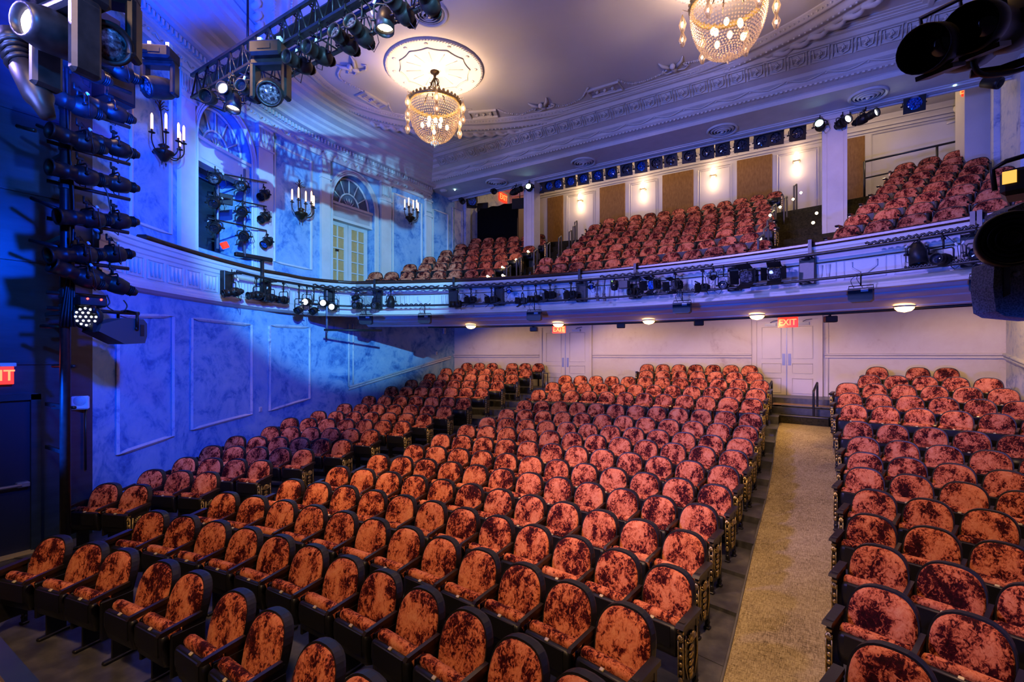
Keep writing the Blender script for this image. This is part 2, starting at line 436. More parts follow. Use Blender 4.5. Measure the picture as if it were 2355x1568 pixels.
for k in range(int(SMAX / .42)):               # painted relief scrolls on the frieze
    s = .3 + k * .42
    if s > SMAX - 1.6: break
    q = .07
    tr.tube([WQ(s - .13, 8.62, .035), WQ(s - .06, 8.68, .04), WQ(s, 8.63, .045), WQ(s + .06, 8.60, .04), WQ(s + .13, 8.66, .035)], .016, 4)
    tr.ball(WQ(s + .2, 8.645, .04), .032, 6, 4)
struct(tr, 'trim_1', M['plaster'])
# lower wall panels (their lower edges follow the rake of the floor)
tl = MB()
for c in (((268, 725), (396, 727), (396, 1002), (268, 1045)), ((439, 732), (577, 747), (577, 952), (439, 988)), ((619, 748), (711, 753), (711, 916), (619, 944))):
    frame(tl, [sz(u, v) for u, v in c], .08, .04)
a, b = s_at(800), s_at(806)
for u in (801, 811):
    s = s_at(u); tl.tube([WQ(s, 3.7, .02), WQ(s, sz(u, 889)[1], .02)], .03, 5)
s0, z0 = sz(800, 893); s1, z1 = sz(1034, 822)
PR = [(0, -.05), (.05, -.05), (.05, -.02), (.03, 0), (.075, .03), (.075, .06), (0, .07)]
tl.sweep(PR, [((W(s0 + (s1 - s0) * k / 20)[0].x, W(s0 + (s1 - s0) * k / 20)[0].y, z0 + (z1 - z0) * k / 20), W(s0 + (s1 - s0) * k / 20)[1]) for k in range(21)])
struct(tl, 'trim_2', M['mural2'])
# ---- stage-side dark wall with the exit door
XD = -9.25
mb = MB()
mb.add([(XD, -5, -.3), (XD, 2.5, -.3), (XD, 2.5, ZCEIL), (XD, -5, ZCEIL)], [(0, 1, 2, 3)])
mb.add([(XD, 2.5, -.3), (-9.36, 2.78, -.3), (-9.36, 2.78, ZCEIL), (XD, 2.5, ZCEIL)], [(0, 1, 2, 3)])
for z in (2.62, 4.05, 5.0, 6.1): mb.box((XD + .012, -1.2, z), (.03, 7.3, .035))
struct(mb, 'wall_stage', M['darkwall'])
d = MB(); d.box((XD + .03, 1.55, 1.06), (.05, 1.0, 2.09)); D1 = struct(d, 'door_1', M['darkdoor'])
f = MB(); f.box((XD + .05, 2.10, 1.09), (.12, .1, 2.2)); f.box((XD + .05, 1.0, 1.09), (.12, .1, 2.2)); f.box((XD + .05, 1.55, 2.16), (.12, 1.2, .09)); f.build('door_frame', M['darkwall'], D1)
f = MB(); zb = .96; f.tube([(XD + .14, 1.08, zb), (XD + .14, 1.95, zb)], .022, 8); f.box((XD + .09, 1.97, zb), (.11, .13, .07), bev=.01); f.box((XD + .09, 1.10, zb), (.11, .10, .07), bev=.01); f.build('crash_bar', M['steel'], D1)
f = MB(); f.box((XD + .10, 1.5, .02), (.16, 1.15, .03)); f.build('threshold', M['plate'], D1)
# ---- right wall
XR = 3.75
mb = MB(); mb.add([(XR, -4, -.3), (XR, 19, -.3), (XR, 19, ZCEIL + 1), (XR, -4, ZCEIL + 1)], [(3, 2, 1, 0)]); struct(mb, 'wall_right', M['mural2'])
mb = MB()
for z0, z1, Y0, Y1 in ((1.9, 2.73, 9.5, 15.2),): mb.sweep(PR, [((XR, Y0, z0), (-1, 0)), ((XR, Y1, z1), (-1, 0))])
for Y in (13.9, 15.6, 16.2): mb.box((XR - .05, Y, 7.0), (.12, .22, 5.2))
mb.box((XR - .06, 14.8, 6.0), (.14, 2.6, .2))
struct(mb, 'trim_3', M['mural2'])
# ---- floor rows (heights measured from the front floor)
FRHO = [9.95, 10.836, 11.675, 12.539, 13.442, 14.33, 15.195, 16.021, 16.858, 17.679, 18.529, 19.423, 20.326, 21.212, 22.063, 22.86, 23.637]
FTOP = [-1.867, -1.868, -1.855, -1.875, -1.860, -1.819, -1.773, -1.679, -1.583, -1.501, -1.382, -1.229, -.993, -.822, -.641, -.47, -.286]
SH = .865; PITCH = .51
FZ = [max(0.0, round(CZ + t - SH, 3)) for t in FTOP]
FPC = [0, .560, .556, .564, .558, .556, .559, .558, .560, .560, .560, .560, .557, .557, .558, .605, .595]
FPR = [0, 0, .925, .932, .929, .910, .891, .880, .877, .866, .868, .853, .852, .839, .840, .84, .84]
FPL = [0, 0, .162, .171, .172, .172, .178, .192, .201, .215, .228, .241, .254, .266, .278, .29, .30]
NR_OBS = [0, 0, 2, 2, 3, 3, 3, 3, 4, 4, 5, 5, 6, 6, 7, 6, 6]
def bR_start(r): return FPR[r] - PHI - NR_OBS[r] / 2 * PITCH / FRHO[r]
def bC_end(r):
    n = 7 if r >= 15 else 12
    return FPC[r] - PHI + n / 2 * PITCH / FRHO[r]
def blim(rho, sgn):
    b = 0
    while abs(b) < 1.2:
        b += sgn * .01; p = pol(FC, rho, b)
        if sgn < 0 and p.x < wall_x(p.y) + .02: break
        if sgn > 0 and p.x > XR - .02: break
    return b
def lerp_rows(f, rho):                       # smooth interpolation of a per-row quantity (rows 3..14)
    g = {k: sum(f(min(14, max(3, k + d))) for d in (-2, -1, 0, 1, 2)) / 5 for k in range(2, 16)}
    if rho <= FRHO[3]: return g[3] + (g[4] - g[3]) * (rho - FRHO[3]) / (FRHO[4] - FRHO[3])
    for k in range(3, 14):
        if rho <= FRHO[k + 1]: return g[k] + (g[k + 1] - g[k]) * (rho - FRHO[k]) / (FRHO[k + 1] - FRHO[k])
    return g[14]
def aisle_l(rho): return lerp_rows(lambda k: bC_end(k) * FRHO[k], rho) / rho + .20 / rho
def aisle_r(rho): return lerp_rows(lambda k: bR_start(k) * FRHO[k], rho) / rho - .10 / rho
RHO_STEP = 22.0
RBACK = 24.22
mb = MB()
edges = [8.6] + [FRHO[r] - .60 for r in range(1, 17)] + [RBACK + .02]
def arc_strip(mb, r0, r1, z0, z1, b0a, b1a, b0b, b1b, n=26):
    vs = []
    for k in range(n + 1):
        ba, bb = b0a + (b1a - b0a) * k / n, b0b + (b1b - b0b) * k / n
        vs += [pol(FC, r0, ba, z0), pol(FC, r1, bb, z1)]
    mb.add(vs, [(2 * k, 2 * k + 1, 2 * k + 3, 2 * k + 2) for k in range(n)])
for r in range(17):
    r0, r1 = edges[r], edges[r + 1]; z = FZ[r]
    zp = FZ[r - 1] if r else -.05
    L0, L1 = (blim(r0, -1), blim(r1, -1)) if r > 2 else (-.62, -.62)
    if r <= 2: L0 = L1 = -.55
    R0, R1 = blim(r0, 1), blim(r1, 1)
    spans = [(L0, aisle_l(r0), L1, aisle_l(r1)), (aisle_r(r0), R0, aisle_r(r1), R1)] if r0 < RHO_STEP and r > 1 else [(L0, R0, L1, R1)]
    if r <= 1: spans = [(L0, R0, L1, R1)]
    for a, b, c, dd in spans:
        arc_strip(mb, r0, r1, z, z, a, b, c, dd); arc_strip(mb, r0, r0, zp, z, a, b, a, b)
mb.add([(-9.3, -2, -.012), (4, -2, -.012), (4, 3, -.012), (-9.3, 3, -.012)], [(0, 1, 2, 3)])
struct(mb, 'floor', M['concrete'])
# carpeted aisle ramp
def aisle_z(rho):
    xs = [FRHO[k] - .2 for k in range(17)]
    if rho <= xs[1]: return .004
    for k in range(1, 16):
        if rho <= xs[k + 1]: return min(1.02, FZ[k] + (FZ[k + 1] - FZ[k]) * (rho - xs[k]) / (xs[k + 1] - xs[k]) + .004)
    return 1.02
mb = MB(); q = 10.0
while q < RHO_STEP - .01:
    q2 = min(q + .22, RHO_STEP)
    arc_strip(mb, q, q2, aisle_z(q), aisle_z(q2), aisle_l(q) , aisle_r(q), aisle_l(q2), aisle_r(q2), 6); q = q2
struct(mb, 'floor_carpet', M['carpet'])
mb = MB()                                      # metal edging of the carpet
mb.tube([pol(FC, 11 + .3 * k, aisle_l(11 + .3 * k), aisle_z(11 + .3 * k) + .006) for k in range(36)], .014, 5)
struct(mb, 'trim_4', M['greyfloor'])
mb = MB()                                      # two steps and the oak landing before the doors
bl, br = aisle_l(22.2), aisle_r(22.2)
arc_strip(mb, RHO_STEP, RHO_STEP, 1.0, 1.22, bl, br, bl, br, 6); arc_strip(mb, RHO_STEP, RHO_STEP + .4, 1.22, 1.22, bl, br, bl, br, 6)
arc_strip(mb, RHO_STEP + .4, RHO_STEP + .4, 1.22, 1.43, bl, br, bl, br, 6); mb.mat = 1
arc_strip(mb, RHO_STEP + .4, RBACK, 1.435, 1.435, bl - .01, br + .01, bl - .02, br + .02, 6)
mb.mat = 2
for q, z in ((RHO_STEP, 1.215), (RHO_STEP + .4, 1.43)): mb.tube([pol(FC, q, bl + (br - bl) * k / 6, z) for k in range(7)], .018, 6)
struct(mb, 'floor_landing', [M['stepcarpet'], M['oak'], M['greyfloor']])
# stage front
mb = MB(); mb.box((-3, -1.6, .46), (12.4, 4.82, .98)); mb.mat = 1; mb.box((-3, .77, .93), (12.42, .1, .1))
struct(mb, 'floor_stage', [M['stagewood'], M['darkwall']])
# ---- curved back wall, doors, chair rail
BL, BR_ = blim(RBACK, -1) - .005, blim(RBACK, 1) + .01
mb = MB(); arc_strip(mb, RBACK, RBACK, .4, 4.7, BL, BR_, BL, BR_, 60); struct(mb, 'wall_back', M['backwall'])
def b_at(u, rho=RBACK):
    p = at_arc(u, HY, FC, rho); return atan2(p.x - FC[0], p.y - FC[1])
def arcbox(mb, b0, b1, z0, z1, o0, o1, n=6):   # block on the back wall, o = distance towards the room
    vs = []
    for k in range(n + 1):
        b = b0 + (b1 - b0) * k / n
        for o in (o0, o1):
            for z in (z0, z1): vs.append(pol(FC, RBACK - o, b, z))
    fs = []
    for k in range(n):
        i, j = 4 * k, 4 * k + 4
        fs += [(i, i + 1, j + 1, j), (i + 2, j + 2, j + 3, i + 3), (i, j, j + 2, i + 2), (i + 1, i + 3, j + 3, j + 1)]
    fs += [(0, 2, 3, 1), (4 * n, 4 * n + 1, 4 * n + 3, 4 * n + 2)]
    return mb.add(vs, fs)
def double_door(idx, u0, u1, zb, zt, pl):
    a, b = b_at(u0), b_at(u1); m = (a + b) / 2; e = .1 / RBACK
    mb = MB()
    for x, y in ((a + e, m - .004 / RBACK), (m + .004 / RBACK, b - e)):
        arcbox(mb, x, y, zb, zt - .1, 0, .05)
        w = y - x
        for z0, z1 in ((zb + .2, zb + .62), (zb + .78, zb + 1.05), (zb + 1.2, zt - .3)):
            mb.tube([pol(FC, RBACK - .055, x + w * p, z) for p, z in ((.18, z0), (.82, z0), (.82, z1), (.18, z1))], .016, 4, closed=True, smooth=False)
    D = struct(mb, 'door_%d' % idx, M['doorpaint'])
    fr = MB()
    for x, y, z0, z1 in ((a, a + e, zb, zt), (b - e, b, zb, zt), (a, b, zt - .1, zt)): arcbox(fr, x, y, z0, z1, 0, .09)
    fr.build('door_frame', M['cream'], D)
    for sg in (-1, 1):
        pm = MB(); c = m + sg * pl / RBACK; arcbox(pm, c - .038 / RBACK, c + .038 / RBACK, zb + 1.0, zb + 1.34, .05, .056); pm.build('push_plate', M['steel'], D)
        cl = MB(); c = m + sg * .42 / RBACK; arcbox(cl, c - .15 / RBACK, c + .15 / RBACK, zt - .26, zt - .18, .05, .11); cl.tube([pol(FC, RBACK - .1, c, zt - .16), pol(FC, RBACK - .2, c + .1 / RBACK, zt - .12), pol(FC, RBACK - .08, c + .22 / RBACK, zt - .1)], .012, 5); cl.build('door_closer', M['steel'], D)
    st = MB(); arcbox(st, m - .012 / RBACK, m + .012 / RBACK, zb, zt - .1, .05, .058); st.build('astragal', M['steel'], D)
    return a, b
d2 = double_door(2, 1733, 1893, 1.44, 3.86, .075)
d3 = double_door(3, 1242, 1362, 1.3, 3.86, .09)
mb = MB()
for b0, b1 in ((BL, d3[0] - .001), (d3[1] + .001, d2[0] - .002), (d2[1] + .002, BR_)):
    mb.sweep(PR, [(pol(FC, RBACK, b0 + (b1 - b0) * k / 16, CZ - .02), (-sin(b0 + (b1 - b0) * k / 16), -cos(b0 + (b1 - b0) * k / 16))) for k in range(17)])
for u in (1362, 1728, 1893, 1905):
    b = b_at(u); mb.tube([pol(FC, RBACK - .01, b, 1.5), pol(FC, RBACK - .01, b, 4.2)], .012, 4)
struct(mb, 'trim_5', M['cream'])
# ---- balcony: fascia path = along the left wall, then the curved front
RF = 14.2
def fas_path():
    pts = []
    for k in range(24):
        p, n = W(k * .2); q = p + n * .12
        if q.y > 6.9: break
        pts.append(q)
    pts += [Vector((-11.54, 7.35)), Vector((-11.66, 7.9)), Vector((-11.56, 8.48))]
    b = atan2(-11.2 - BC[0], sqrt(RF ** 2 - (11.2 + BC[0]) ** 2))
    b1 = math.asin((XR - .02 - BC[0]) / RF)
    n = 64
    for k in range(n + 1):
        q = pol(BC, RF, b + (b1 - b) * k / n); pts.append(Vector((q.x, q.y)))
    dense = []
    for i in range(len(pts) - 1):
        a, p, q, d = pts[max(i - 1, 0)], pts[i], pts[i + 1], pts[min(i + 2, len(pts) - 1)]
        for k in range(2):
            t = k / 2
            dense.append(.5 * ((2 * p) + (q - a) * t + (2 * a - 5 * p + 4 * q - d) * t * t + (3 * p - a - 3 * q + d) * t ** 3))
    dense.append(pts[-1])
    out = []
    for i, p in enumerate(dense):
        d = (dense[min(i + 1, len(dense) - 1)] - dense[max(i - 1, 0)]).normalized()
        out.append(((p.x, p.y, 0), Vector((d.y, -d.x))))
    return out
FP = fas_path()
ZR = 4.86                                        # top of the cap rail
prof_f = [(-.1, ZR - .09), (.045, ZR - .09), (.06, ZR - .12), (.06, ZR - .15), (.035, ZR - .17), (.05, ZR - .20), (.05, ZR - .25), (.02, ZR - .27), (.02, ZR - .34), (0, ZR - .36), (0, 4.06), (.03, 4.05), (.05, 4.01), (.05, 3.965), (.07, 3.95), (.07, 3.90), (.02, 3.88), (-.04, 3.84), (-.10, 3.825), (-.10, 3.80), (-.16, 3.775), (-.42, 3.74), (-.44, 3.725), (-.47, 3.715), (-.95, 3.645), (-.97, 3.625), (-1.08, 3.61), (-1.08, 3.75)]
NW = next(i for i, (p, n) in enumerate(FP) if p[1] > 7.0)
prof_w = prof_f[:17] + [(-.02, 3.86), (-.12, 3.84)]
mb = MB(); mb.sweep(prof_w, FP[:NW + 13]); mb.sweep(prof_f, FP[NW + 8:])
# fascia ornament: shallow panels with urns, flutes and pilaster strips
def FQ(i, z, o): (p, n) = FP[i]; return Vector((p[0] + n.x * o, p[1] + n.y * o, z))
i = 2; alt = 0
while i < len(FP) - 7:
    st = 5 if i > NW + 8 else 4
    j = i + st
    z0, z1 = 4.10, 4.44
    def fl(pts, r): mb.tube([FQ(k, z, .008) for k, z in pts], r, 4, smooth=False)
    loop = [(k, z0) for k in range(i, j + 1)] + [(k, z1) for k in range(j, i - 1, -1)]
    mb.tube([FQ(k, z, .006) for k, z in loop], .013, 4, closed=True, smooth=False)
    if alt % 2 and st == 5:
        mk = i + 2
        mb.tube([FQ(mk - 1, 4.40, .012), FQ(mk - 1, 4.30, .016), FQ(mk, 4.20, .02), FQ(mk, 4.13, .02), FQ(mk + 1, 4.20, .02), FQ(mk + 2, 4.30, .016), FQ(mk + 2, 4.40, .012)], .016, 4)
    else:
        for k in range(i + 1, j):
            mb.tube([FQ(k, z1 - .03, .004), FQ(k, z0 + .05, .012)], [.045, .02], 6)
    i = j + 1; alt += 1
struct(mb, 'wall_balcony_front', M['plaster'])
mb = MB(); mb.sweep([(-.12, ZR - .09), (.05, ZR - .09), (.07, ZR - .06), (.07, ZR - .02), (.05, ZR), (-.1, ZR), (-.12, ZR - .03)], FP[11:], closeprof=True)
struct(mb, 'trim_6', M['railwood'])
# under-balcony ceiling and the tiered balcony floor
BRHO = [0, 15.292, 16.158, 17.059, 17.95, 18.812, 19.589, 20.196, 20.709]
BTOP = [0, 2.587, 2.989, 3.407, 3.821, 4.232, 4.621, 4.963, 5.279]
BZ = [0] + [CZ + t - SH for t in BTOP[1:]]
def bstrip(mb, r0, r1, z0, z1, b0, b1, n=36):
    vs = []
    for k in range(n + 1):
        b = b0 + (b1 - b0) * k / n; vs += [pol(BC, r0, b, z0), pol(BC, r1, b, z1)]
    mb.add(vs, [(2 * k, 2 * k + 1, 2 * k + 3, 2 * k + 2) for k in range(n)])
YB, XBL = 19.0, -12.05                          # rear balcony wall, its left side wall
def bb(rho, sgn):
    lim = (XR - .03 - BC[0]) if sgn > 0 else (-11.9 - BC[0])
    return math.asin(max(-1, min(1, lim / rho)))
mb = MB(); mb.mat = 0
bstrip(mb, RF - 1.0, RF + 6.5, 3.78, 4.55, -.6, .55)
struct(mb, 'ceiling_balcony', M['cream'])
mb = MB(); ed = [RF - .1] + [BRHO[k] - .62 for k in range(2, 9)] + [24]
for k in range(1, 9):
    z = BZ[k]
    lb0, lb1 = bb(ed[k - 1], -1), bb(ed[k], -1)
    bstrip(mb, ed[k - 1], ed[k], z, z, lb1 if k < 8 else -.3, bb(ed[k], 1) if k < 8 else .3)
    if k > 1: bstrip(mb, ed[k - 1], ed[k - 1], BZ[k - 1], z, lb0, bb(ed[k - 1], 1))
struct(mb, 'floor_balcony', M['stepcarpet'])
# ---- beam over the balcony, columns, rear wall
Y1, Y2, ZB = 13.5, 14.5, CZ + 6.17
mb = MB()
mb.add([(-12.1, Y1, ZB), (XR, Y1, ZB), (XR, Y2, ZB), (-12.1, Y2, ZB)], [(0, 1, 2, 3)])
mb.sweep([(0, ZB), (.06, ZB), (.06, ZB + .1), (.10, ZB + .12)] + [(o, z) for o, z in prof_cove if z > ZB + .13], [((-12.1, Y1), (0, -1)), ((XR + .1, Y1), (0, -1))])
for k, (dy, dz) in enumerate(((0, 0), (.05, -.035), (.10, 0), (.15, -.03), (.20, 0), (.27, -.05), (.34, 0))):   # stepped rear edge
    mb.box((-4.15, Y2 + dy, ZB + .02 + dz), (15.9, .05, .09))
mb.add([(-12.1, Y2 + .36, ZB), (XR, Y2 + .36, ZB), (XR, Y2 + .36, 10.9), (-12.1, Y2 + .36, 10.9)], [(3, 2, 1, 0)])
# repeated relief along the beam: shield panels and swags
def shield(x, w, h0, h1, o0, o1):
    f_ = lambda a, t: (x + a * w, Y1 - (o0 + (o1 - o0) * t) - .012, h0 + (h1 - h0) * t - .012)
    mb.tube([f_(-.42, .06), f_(.42, .06), f_(.42, .94), f_(-.42, .94)], .018, 4, closed=True, smooth=False)
    mb.tube([f_(-.3, .85), f_(-.26, .3), f_(0, .14), f_(.26, .3), f_(.3, .85)], .014, 4)
    mb.tube([f_(0, .75), f_(.1, .55), f_(-.1, .42), f_(0, .3)], .02, 4); mb.ball(f_(0, .6), .035, 5, 4)
for k in range(34): shield(-10.75 + k * .42, .42, 9.33, 9.54, .745, .99)
for k in range(19):
    x = -11.4 + k * .78
    mb.tube([(x + .78 * a, Y1 - .46 - .10 * abs(a - .5), 9.20 + .02 * abs(a - .5) - .075 * sin(pi * a)) for a in (0, .15, .3, .5, .7, .85, 1)], .02, 4)
    mb.ball((x, Y1 - .47, 9.2), .04, 6, 4)
for k in range(150): mb.box((-11.8 + k * .10, Y1 - .345, 9.05), (.05, .04, .04))
struct(mb, 'ceiling_beam', M['plaster'])
for ci, (x0, x1) in enumerate(((-8.66, -8.24), (.25, .78))):
    mb = MB(); y0 = Y2 + .1; zb = 4.4
    mb.box(((x0 + x1) / 2, y0 + .22, (zb + 9.8) / 2), (x1 - x0, .44, 9.8 - zb))
    for xx in (x0 + .09, x1 - .09): mb.box((xx, y0 - .006, 7.2), (.02, .02, 4.6))
    mb.box(((x0 + x1) / 2, y0 + .22, 8.8), (x1 - x0 + .08, .52, .14))
    struct(mb, 'column_%d' % (ci + 1), M['plaster'])
mb = MB()
mb.add([(-13, YB, 4), (XR + .1, YB, 4), (XR + .1, YB, 11), (-13, YB, 11)], [(0, 1, 2, 3)])
struct(mb, 'wall_balcony_back', M['cream'])
mb = MB(); mb.add([(XBL, 14.9, 4), (XBL, YB, 4), (XBL, YB, 11), (XBL, 14.9, 11)], [(0, 1, 2, 3)]); 
for u0, u1 in ((1040, 1062), (1066, 1076)):
    a_, b_ = at_X(u0, 500, XBL), at_X(u1, 500, XBL)
    if u0 == 1040: mb.tube([(XBL + .02, a_.y, 6.5), (XBL + .02, b_.y, 6.5), (XBL + .02, b_.y, 8.6), (XBL + .02, a_.y, 8.6)], .03, 4, closed=True, smooth=False)
    else: mb.box((XBL + .05, (a_.y + b_.y) / 2, 7.2), (.16, b_.y - a_.y, 5))
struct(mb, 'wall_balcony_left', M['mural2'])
mb = MB(); mb.add([(-13, Y2 + .3, 10.35), (XR + .1, Y2 + .3, 10.35), (XR + .1, YB + .1, 10.35), (-13, YB + .1, 10.35)], [(0, 1, 2, 3)]); struct(mb, 'ceiling_rear', M['cream'])
# rear wall mouldings and fabric panels
tb = MB(); yb = YB - .02
zF = at_Y(1258, 452, YB).z
for dz, w in ((0, .05), (.12, .08), (.3, .06)): tb.box((-4, yb - .02, zF + dz), (15.5, .05, w))
PAN = []
for u0, u1, vt, vb in ((1260, 1296, 455, 556), (1380, 1438, 430, 512), (1524, 1595, 400, 492), (1695, 1776, 363, 465), (1946, 1989, 320, 401)):
    a, b = at_Y(u0, vt, YB), at_Y(u1, vt, YB); zb = at_Y((u0 + u1) / 2, vb, YB).z; PAN.append((a.x, b.x, zF - .09, min(zb, 7.6)))
for u0, u1, vt, vb in ((1305, 1368, 450, 540), (1448, 1512, 425, 500), (1606, 1682, 380, 470), (1788, 1882, 348, 456)):
    a, b = at_Y(u0, vt, YB), at_Y(u1, vt, YB)
    for e, r in ((0, .03), (.07, .018)): tb.tube([(a.x + e, yb, 7.3 + e), (b.x - e, yb, 7.3 + e), (b.x - e, yb, zF - .16 - e), (a.x + e, yb, zF - .16 - e)], r, 4, closed=True, smooth=False)
a, b = at_Y(2005, 320, YB), at_Y(2205, 300, YB); tb.tube([(a.x, yb, 7), (b.x, yb, 7), (b.x, yb, zF - .1), (a.x, yb, zF - .1)], .025, 4, closed=True, smooth=False)
struct(tb, 'trim_7', M['cream'])
for k, (x0, x1, zt, zb) in enumerate(PAN):
    mb = MB(); mb.box(((x0 + x1) / 2, YB - .03, (zt + zb) / 2), (x1 - x0, .05, zt - zb), bev=.012)
    o = mb.build('fabric_panel', M['burlap'], None, 'brown fabric panel on the rear balcony wall, %s from the left' % ORD[k + 1], 'wall panel', 'fabric panels on the rear balcony wall')
# ---- auditorium ceiling with the oval and frames
mb = MB(); mb.add([(-13, -5, ZCEIL), (5, -5, ZCEIL), (5, Y1 + .2, ZCEIL), (-13, Y1 + .2, ZCEIL)], [(0, 1, 2, 3)]); struct(mb, 'ceiling', M['ceil'])
mb = MB(); OC, OA, OB = (-4.2, 8.5), 6.5, 3.95
def oval(o, n=140):
    out = []
    for k in range(n):
        q = 2 * pi * k / n; nx, ny = cos(q) / OA, sin(q) / OB; l = sqrt(nx * nx + ny * ny)
        out.append(((OC[0] + OA * cos(q) + o * nx / l, OC[1] + OB * sin(q) + o * ny / l, ZCEIL), Vector((nx / l, ny / l))))
    return out
mb.sweep([(-.12, 0), (-.10, -.03), (0, -.03), (.02, -.07), (.08, -.08), (.12, -.05), (.22, -.06), (.25, -.12), (.36, -.13), (.40, -.08), (.52, -.09), (.56, -.14), (.60, -.09), (.66, -.04), (.80, -.03), (.82, 0)], oval(0), closed=True, smooth=True)
P = oval(.62, 620)
mb.tube([(p[0] + n.x * .05 * sin(k * 1.1), p[1] + n.y * .05 * sin(k * 1.1), p[2] - .12 + .03 * cos(k * 1.1)) for k, (p, n) in enumerate(P)], .07, 6, closed=True)
for p, n in oval(-.02, 380): mb.octa((p[0], p[1], p[2] - .04), .032)
for p, n in oval(.30, 330): mb.box((p[0], p[1], p[2] - .14), (.035, .035, .03))
# rectangular frame around the oval
def rectframe(x0, x1, y0, y1, prof):
    c = [((x0, y0), (-1, -1)), ((x1, y0), (1, -1)), ((x1, y1), (1, 1)), ((x0, y1), (-1, 1))]
    mb.sweep(prof, [((p[0], p[1], ZCEIL), Vector(n)) for p, n in c], closed=True)
rectframe(-10.95, 1.95, 4.6, 12.35, [(-.10, 0), (-.08, -.04), (.0, -.05), (.02, -.09), (.10, -.09), (.12, -.03), (.2, -.02), (.22, 0)])
# corner scrolls between oval and frame
for cx, cy, sx in ((-10.2, 11.7, 1), (1.2, 11.7, -1)):
    for k in range(4):
        a = k * .5
        mb.tube([(cx + sx * (.35 * a + .18 * cos(t) * (1 - t / 8)), cy - .16 * a + .12 * sin(t) * (1 - t / 8), ZCEIL - .03) for t in [q * .6 for q in range(12)]], .025, 4)
# garlands, tablets and small winged figures inside the oval
def cp(u, v): return at_z(u, v, ZCEIL)
def garland(pts, r=.022):
    P = [cp(u, v) for u, v in pts]; m = len(P); out = []
    for i in range(m - 1):
        a, b, c, d = P[max(i - 1, 0)], P[i], P[i + 1], P[min(i + 2, m - 1)]
        for k in range(8):
            t = k / 8; out.append(.5 * ((2 * b) + (c - a) * t + (2 * a - 5 * b + 4 * c - d) * t * t + (3 * b - a - 3 * c + d) * t ** 3))
    for k, q in enumerate(out): mb.octa((q.x, q.y, ZCEIL - .02), r * 1.6 if k % 2 else r * 1.2)
garland([(1200, 262), (1228, 248)]); garland([(1262, 242), (1300, 240), (1335, 225), (1346, 210), (1352, 200)])
garland([(1420, 182), (1450, 190), (1485, 183), (1520, 168), (1535, 158)]); garland([(1560, 146), (1600, 138), (1625, 132)])
garland([(783, 155), (778, 170), (790, 185), (830, 205), (842, 211)]); garland([(893, 236), (905, 258), (935, 265)])
garland([(1062, 262), (1068, 252), (1085, 250)]); garland([(1145, 250), (1165, 258), (1200, 262)])
for q in (((1350, 208), (1421, 186), (1433, 203), (1362, 221)), ((820, 216), (838, 208), (890, 238), (872, 246)), ((1078, 256), (1140, 251), (1146, 265), (1086, 271))):
    P = [cp(u, v) - Vector((0, 0, .03)) for u, v in q]; mb.tube(P, .04, 4, closed=True, smooth=False); c = sum(P, Vector()) / 4
    mb.tube([c.lerp(p, .6) for p in P], .02, 4, closed=True, smooth=False)
    for k in range(3): mb.ball(P[0].lerp(P[1], .25 + .25 * k).lerp(P[3].lerp(P[2], .25 + .25 * k), .5), .05, 6, 4)
for u, v in ((1247, 241), (1549, 151), (812, 152)):
    c = cp(u, v); mb.ball((c.x, c.y - .1, ZCEIL - .07), .07, 8, 6); mb.ball((c.x, c.y + .06, ZCEIL - .05), .09, 8, 6, (.8, 1.5, .7))
    for sg in (-1, 1):
        mb.tube([(c.x + sg * .05, c.y, ZCEIL - .05), (c.x + sg * .22, c.y - .16, ZCEIL - .04), (c.x + sg * .28, c.y - .3, ZCEIL - .02)], [.05, .04, .012], 5)
        mb.tube([(c.x + sg * .05, c.y + .15, ZCEIL - .04), (c.x + sg * .2, c.y + .22, ZCEIL - .03), (c.x + sg * .32, c.y + .12, ZCEIL - .02), (c.x + sg * .24, c.y + .05, ZCEIL - .02)], .025, 4)
struct(mb, 'trim_8', M['plaster'])
# left ceiling bays (toward the stage): coffer frames between cornice and truss
mb = MB()
for x0, x1, y0, y1 in ((-9.6, -7.2, 1.2, 3.9), (-6.6, -2.2, 1.2, 3.9), (-1.6, 2.4, 1.2, 3.9)):
    mb.sweep([(-.08, 0), (-.06, -.05), (.04, -.06), (.1, -.02), (.12, 0)], [((x, y, ZCEIL), Vector(n)) for (x, y), n in (((x0, y0), (-1, -1)), ((x1, y0), (1, -1)), ((x1, y1), (1, 1)), ((x0, y1), (-1, 1)))], closed=True)
    for k in range(6):
        x = x0 + (x1 - x0) * (k + .5) / 6; mb.tube([(x + .15 * cos(t), (y0 + y1) / 2 + (y1 - y0) * .35 * sin(t), ZCEIL - .02) for t in [q * pi / 6 for q in range(12)]], .02, 4, closed=True)
struct(mb, 'trim_9', M['plaster'])
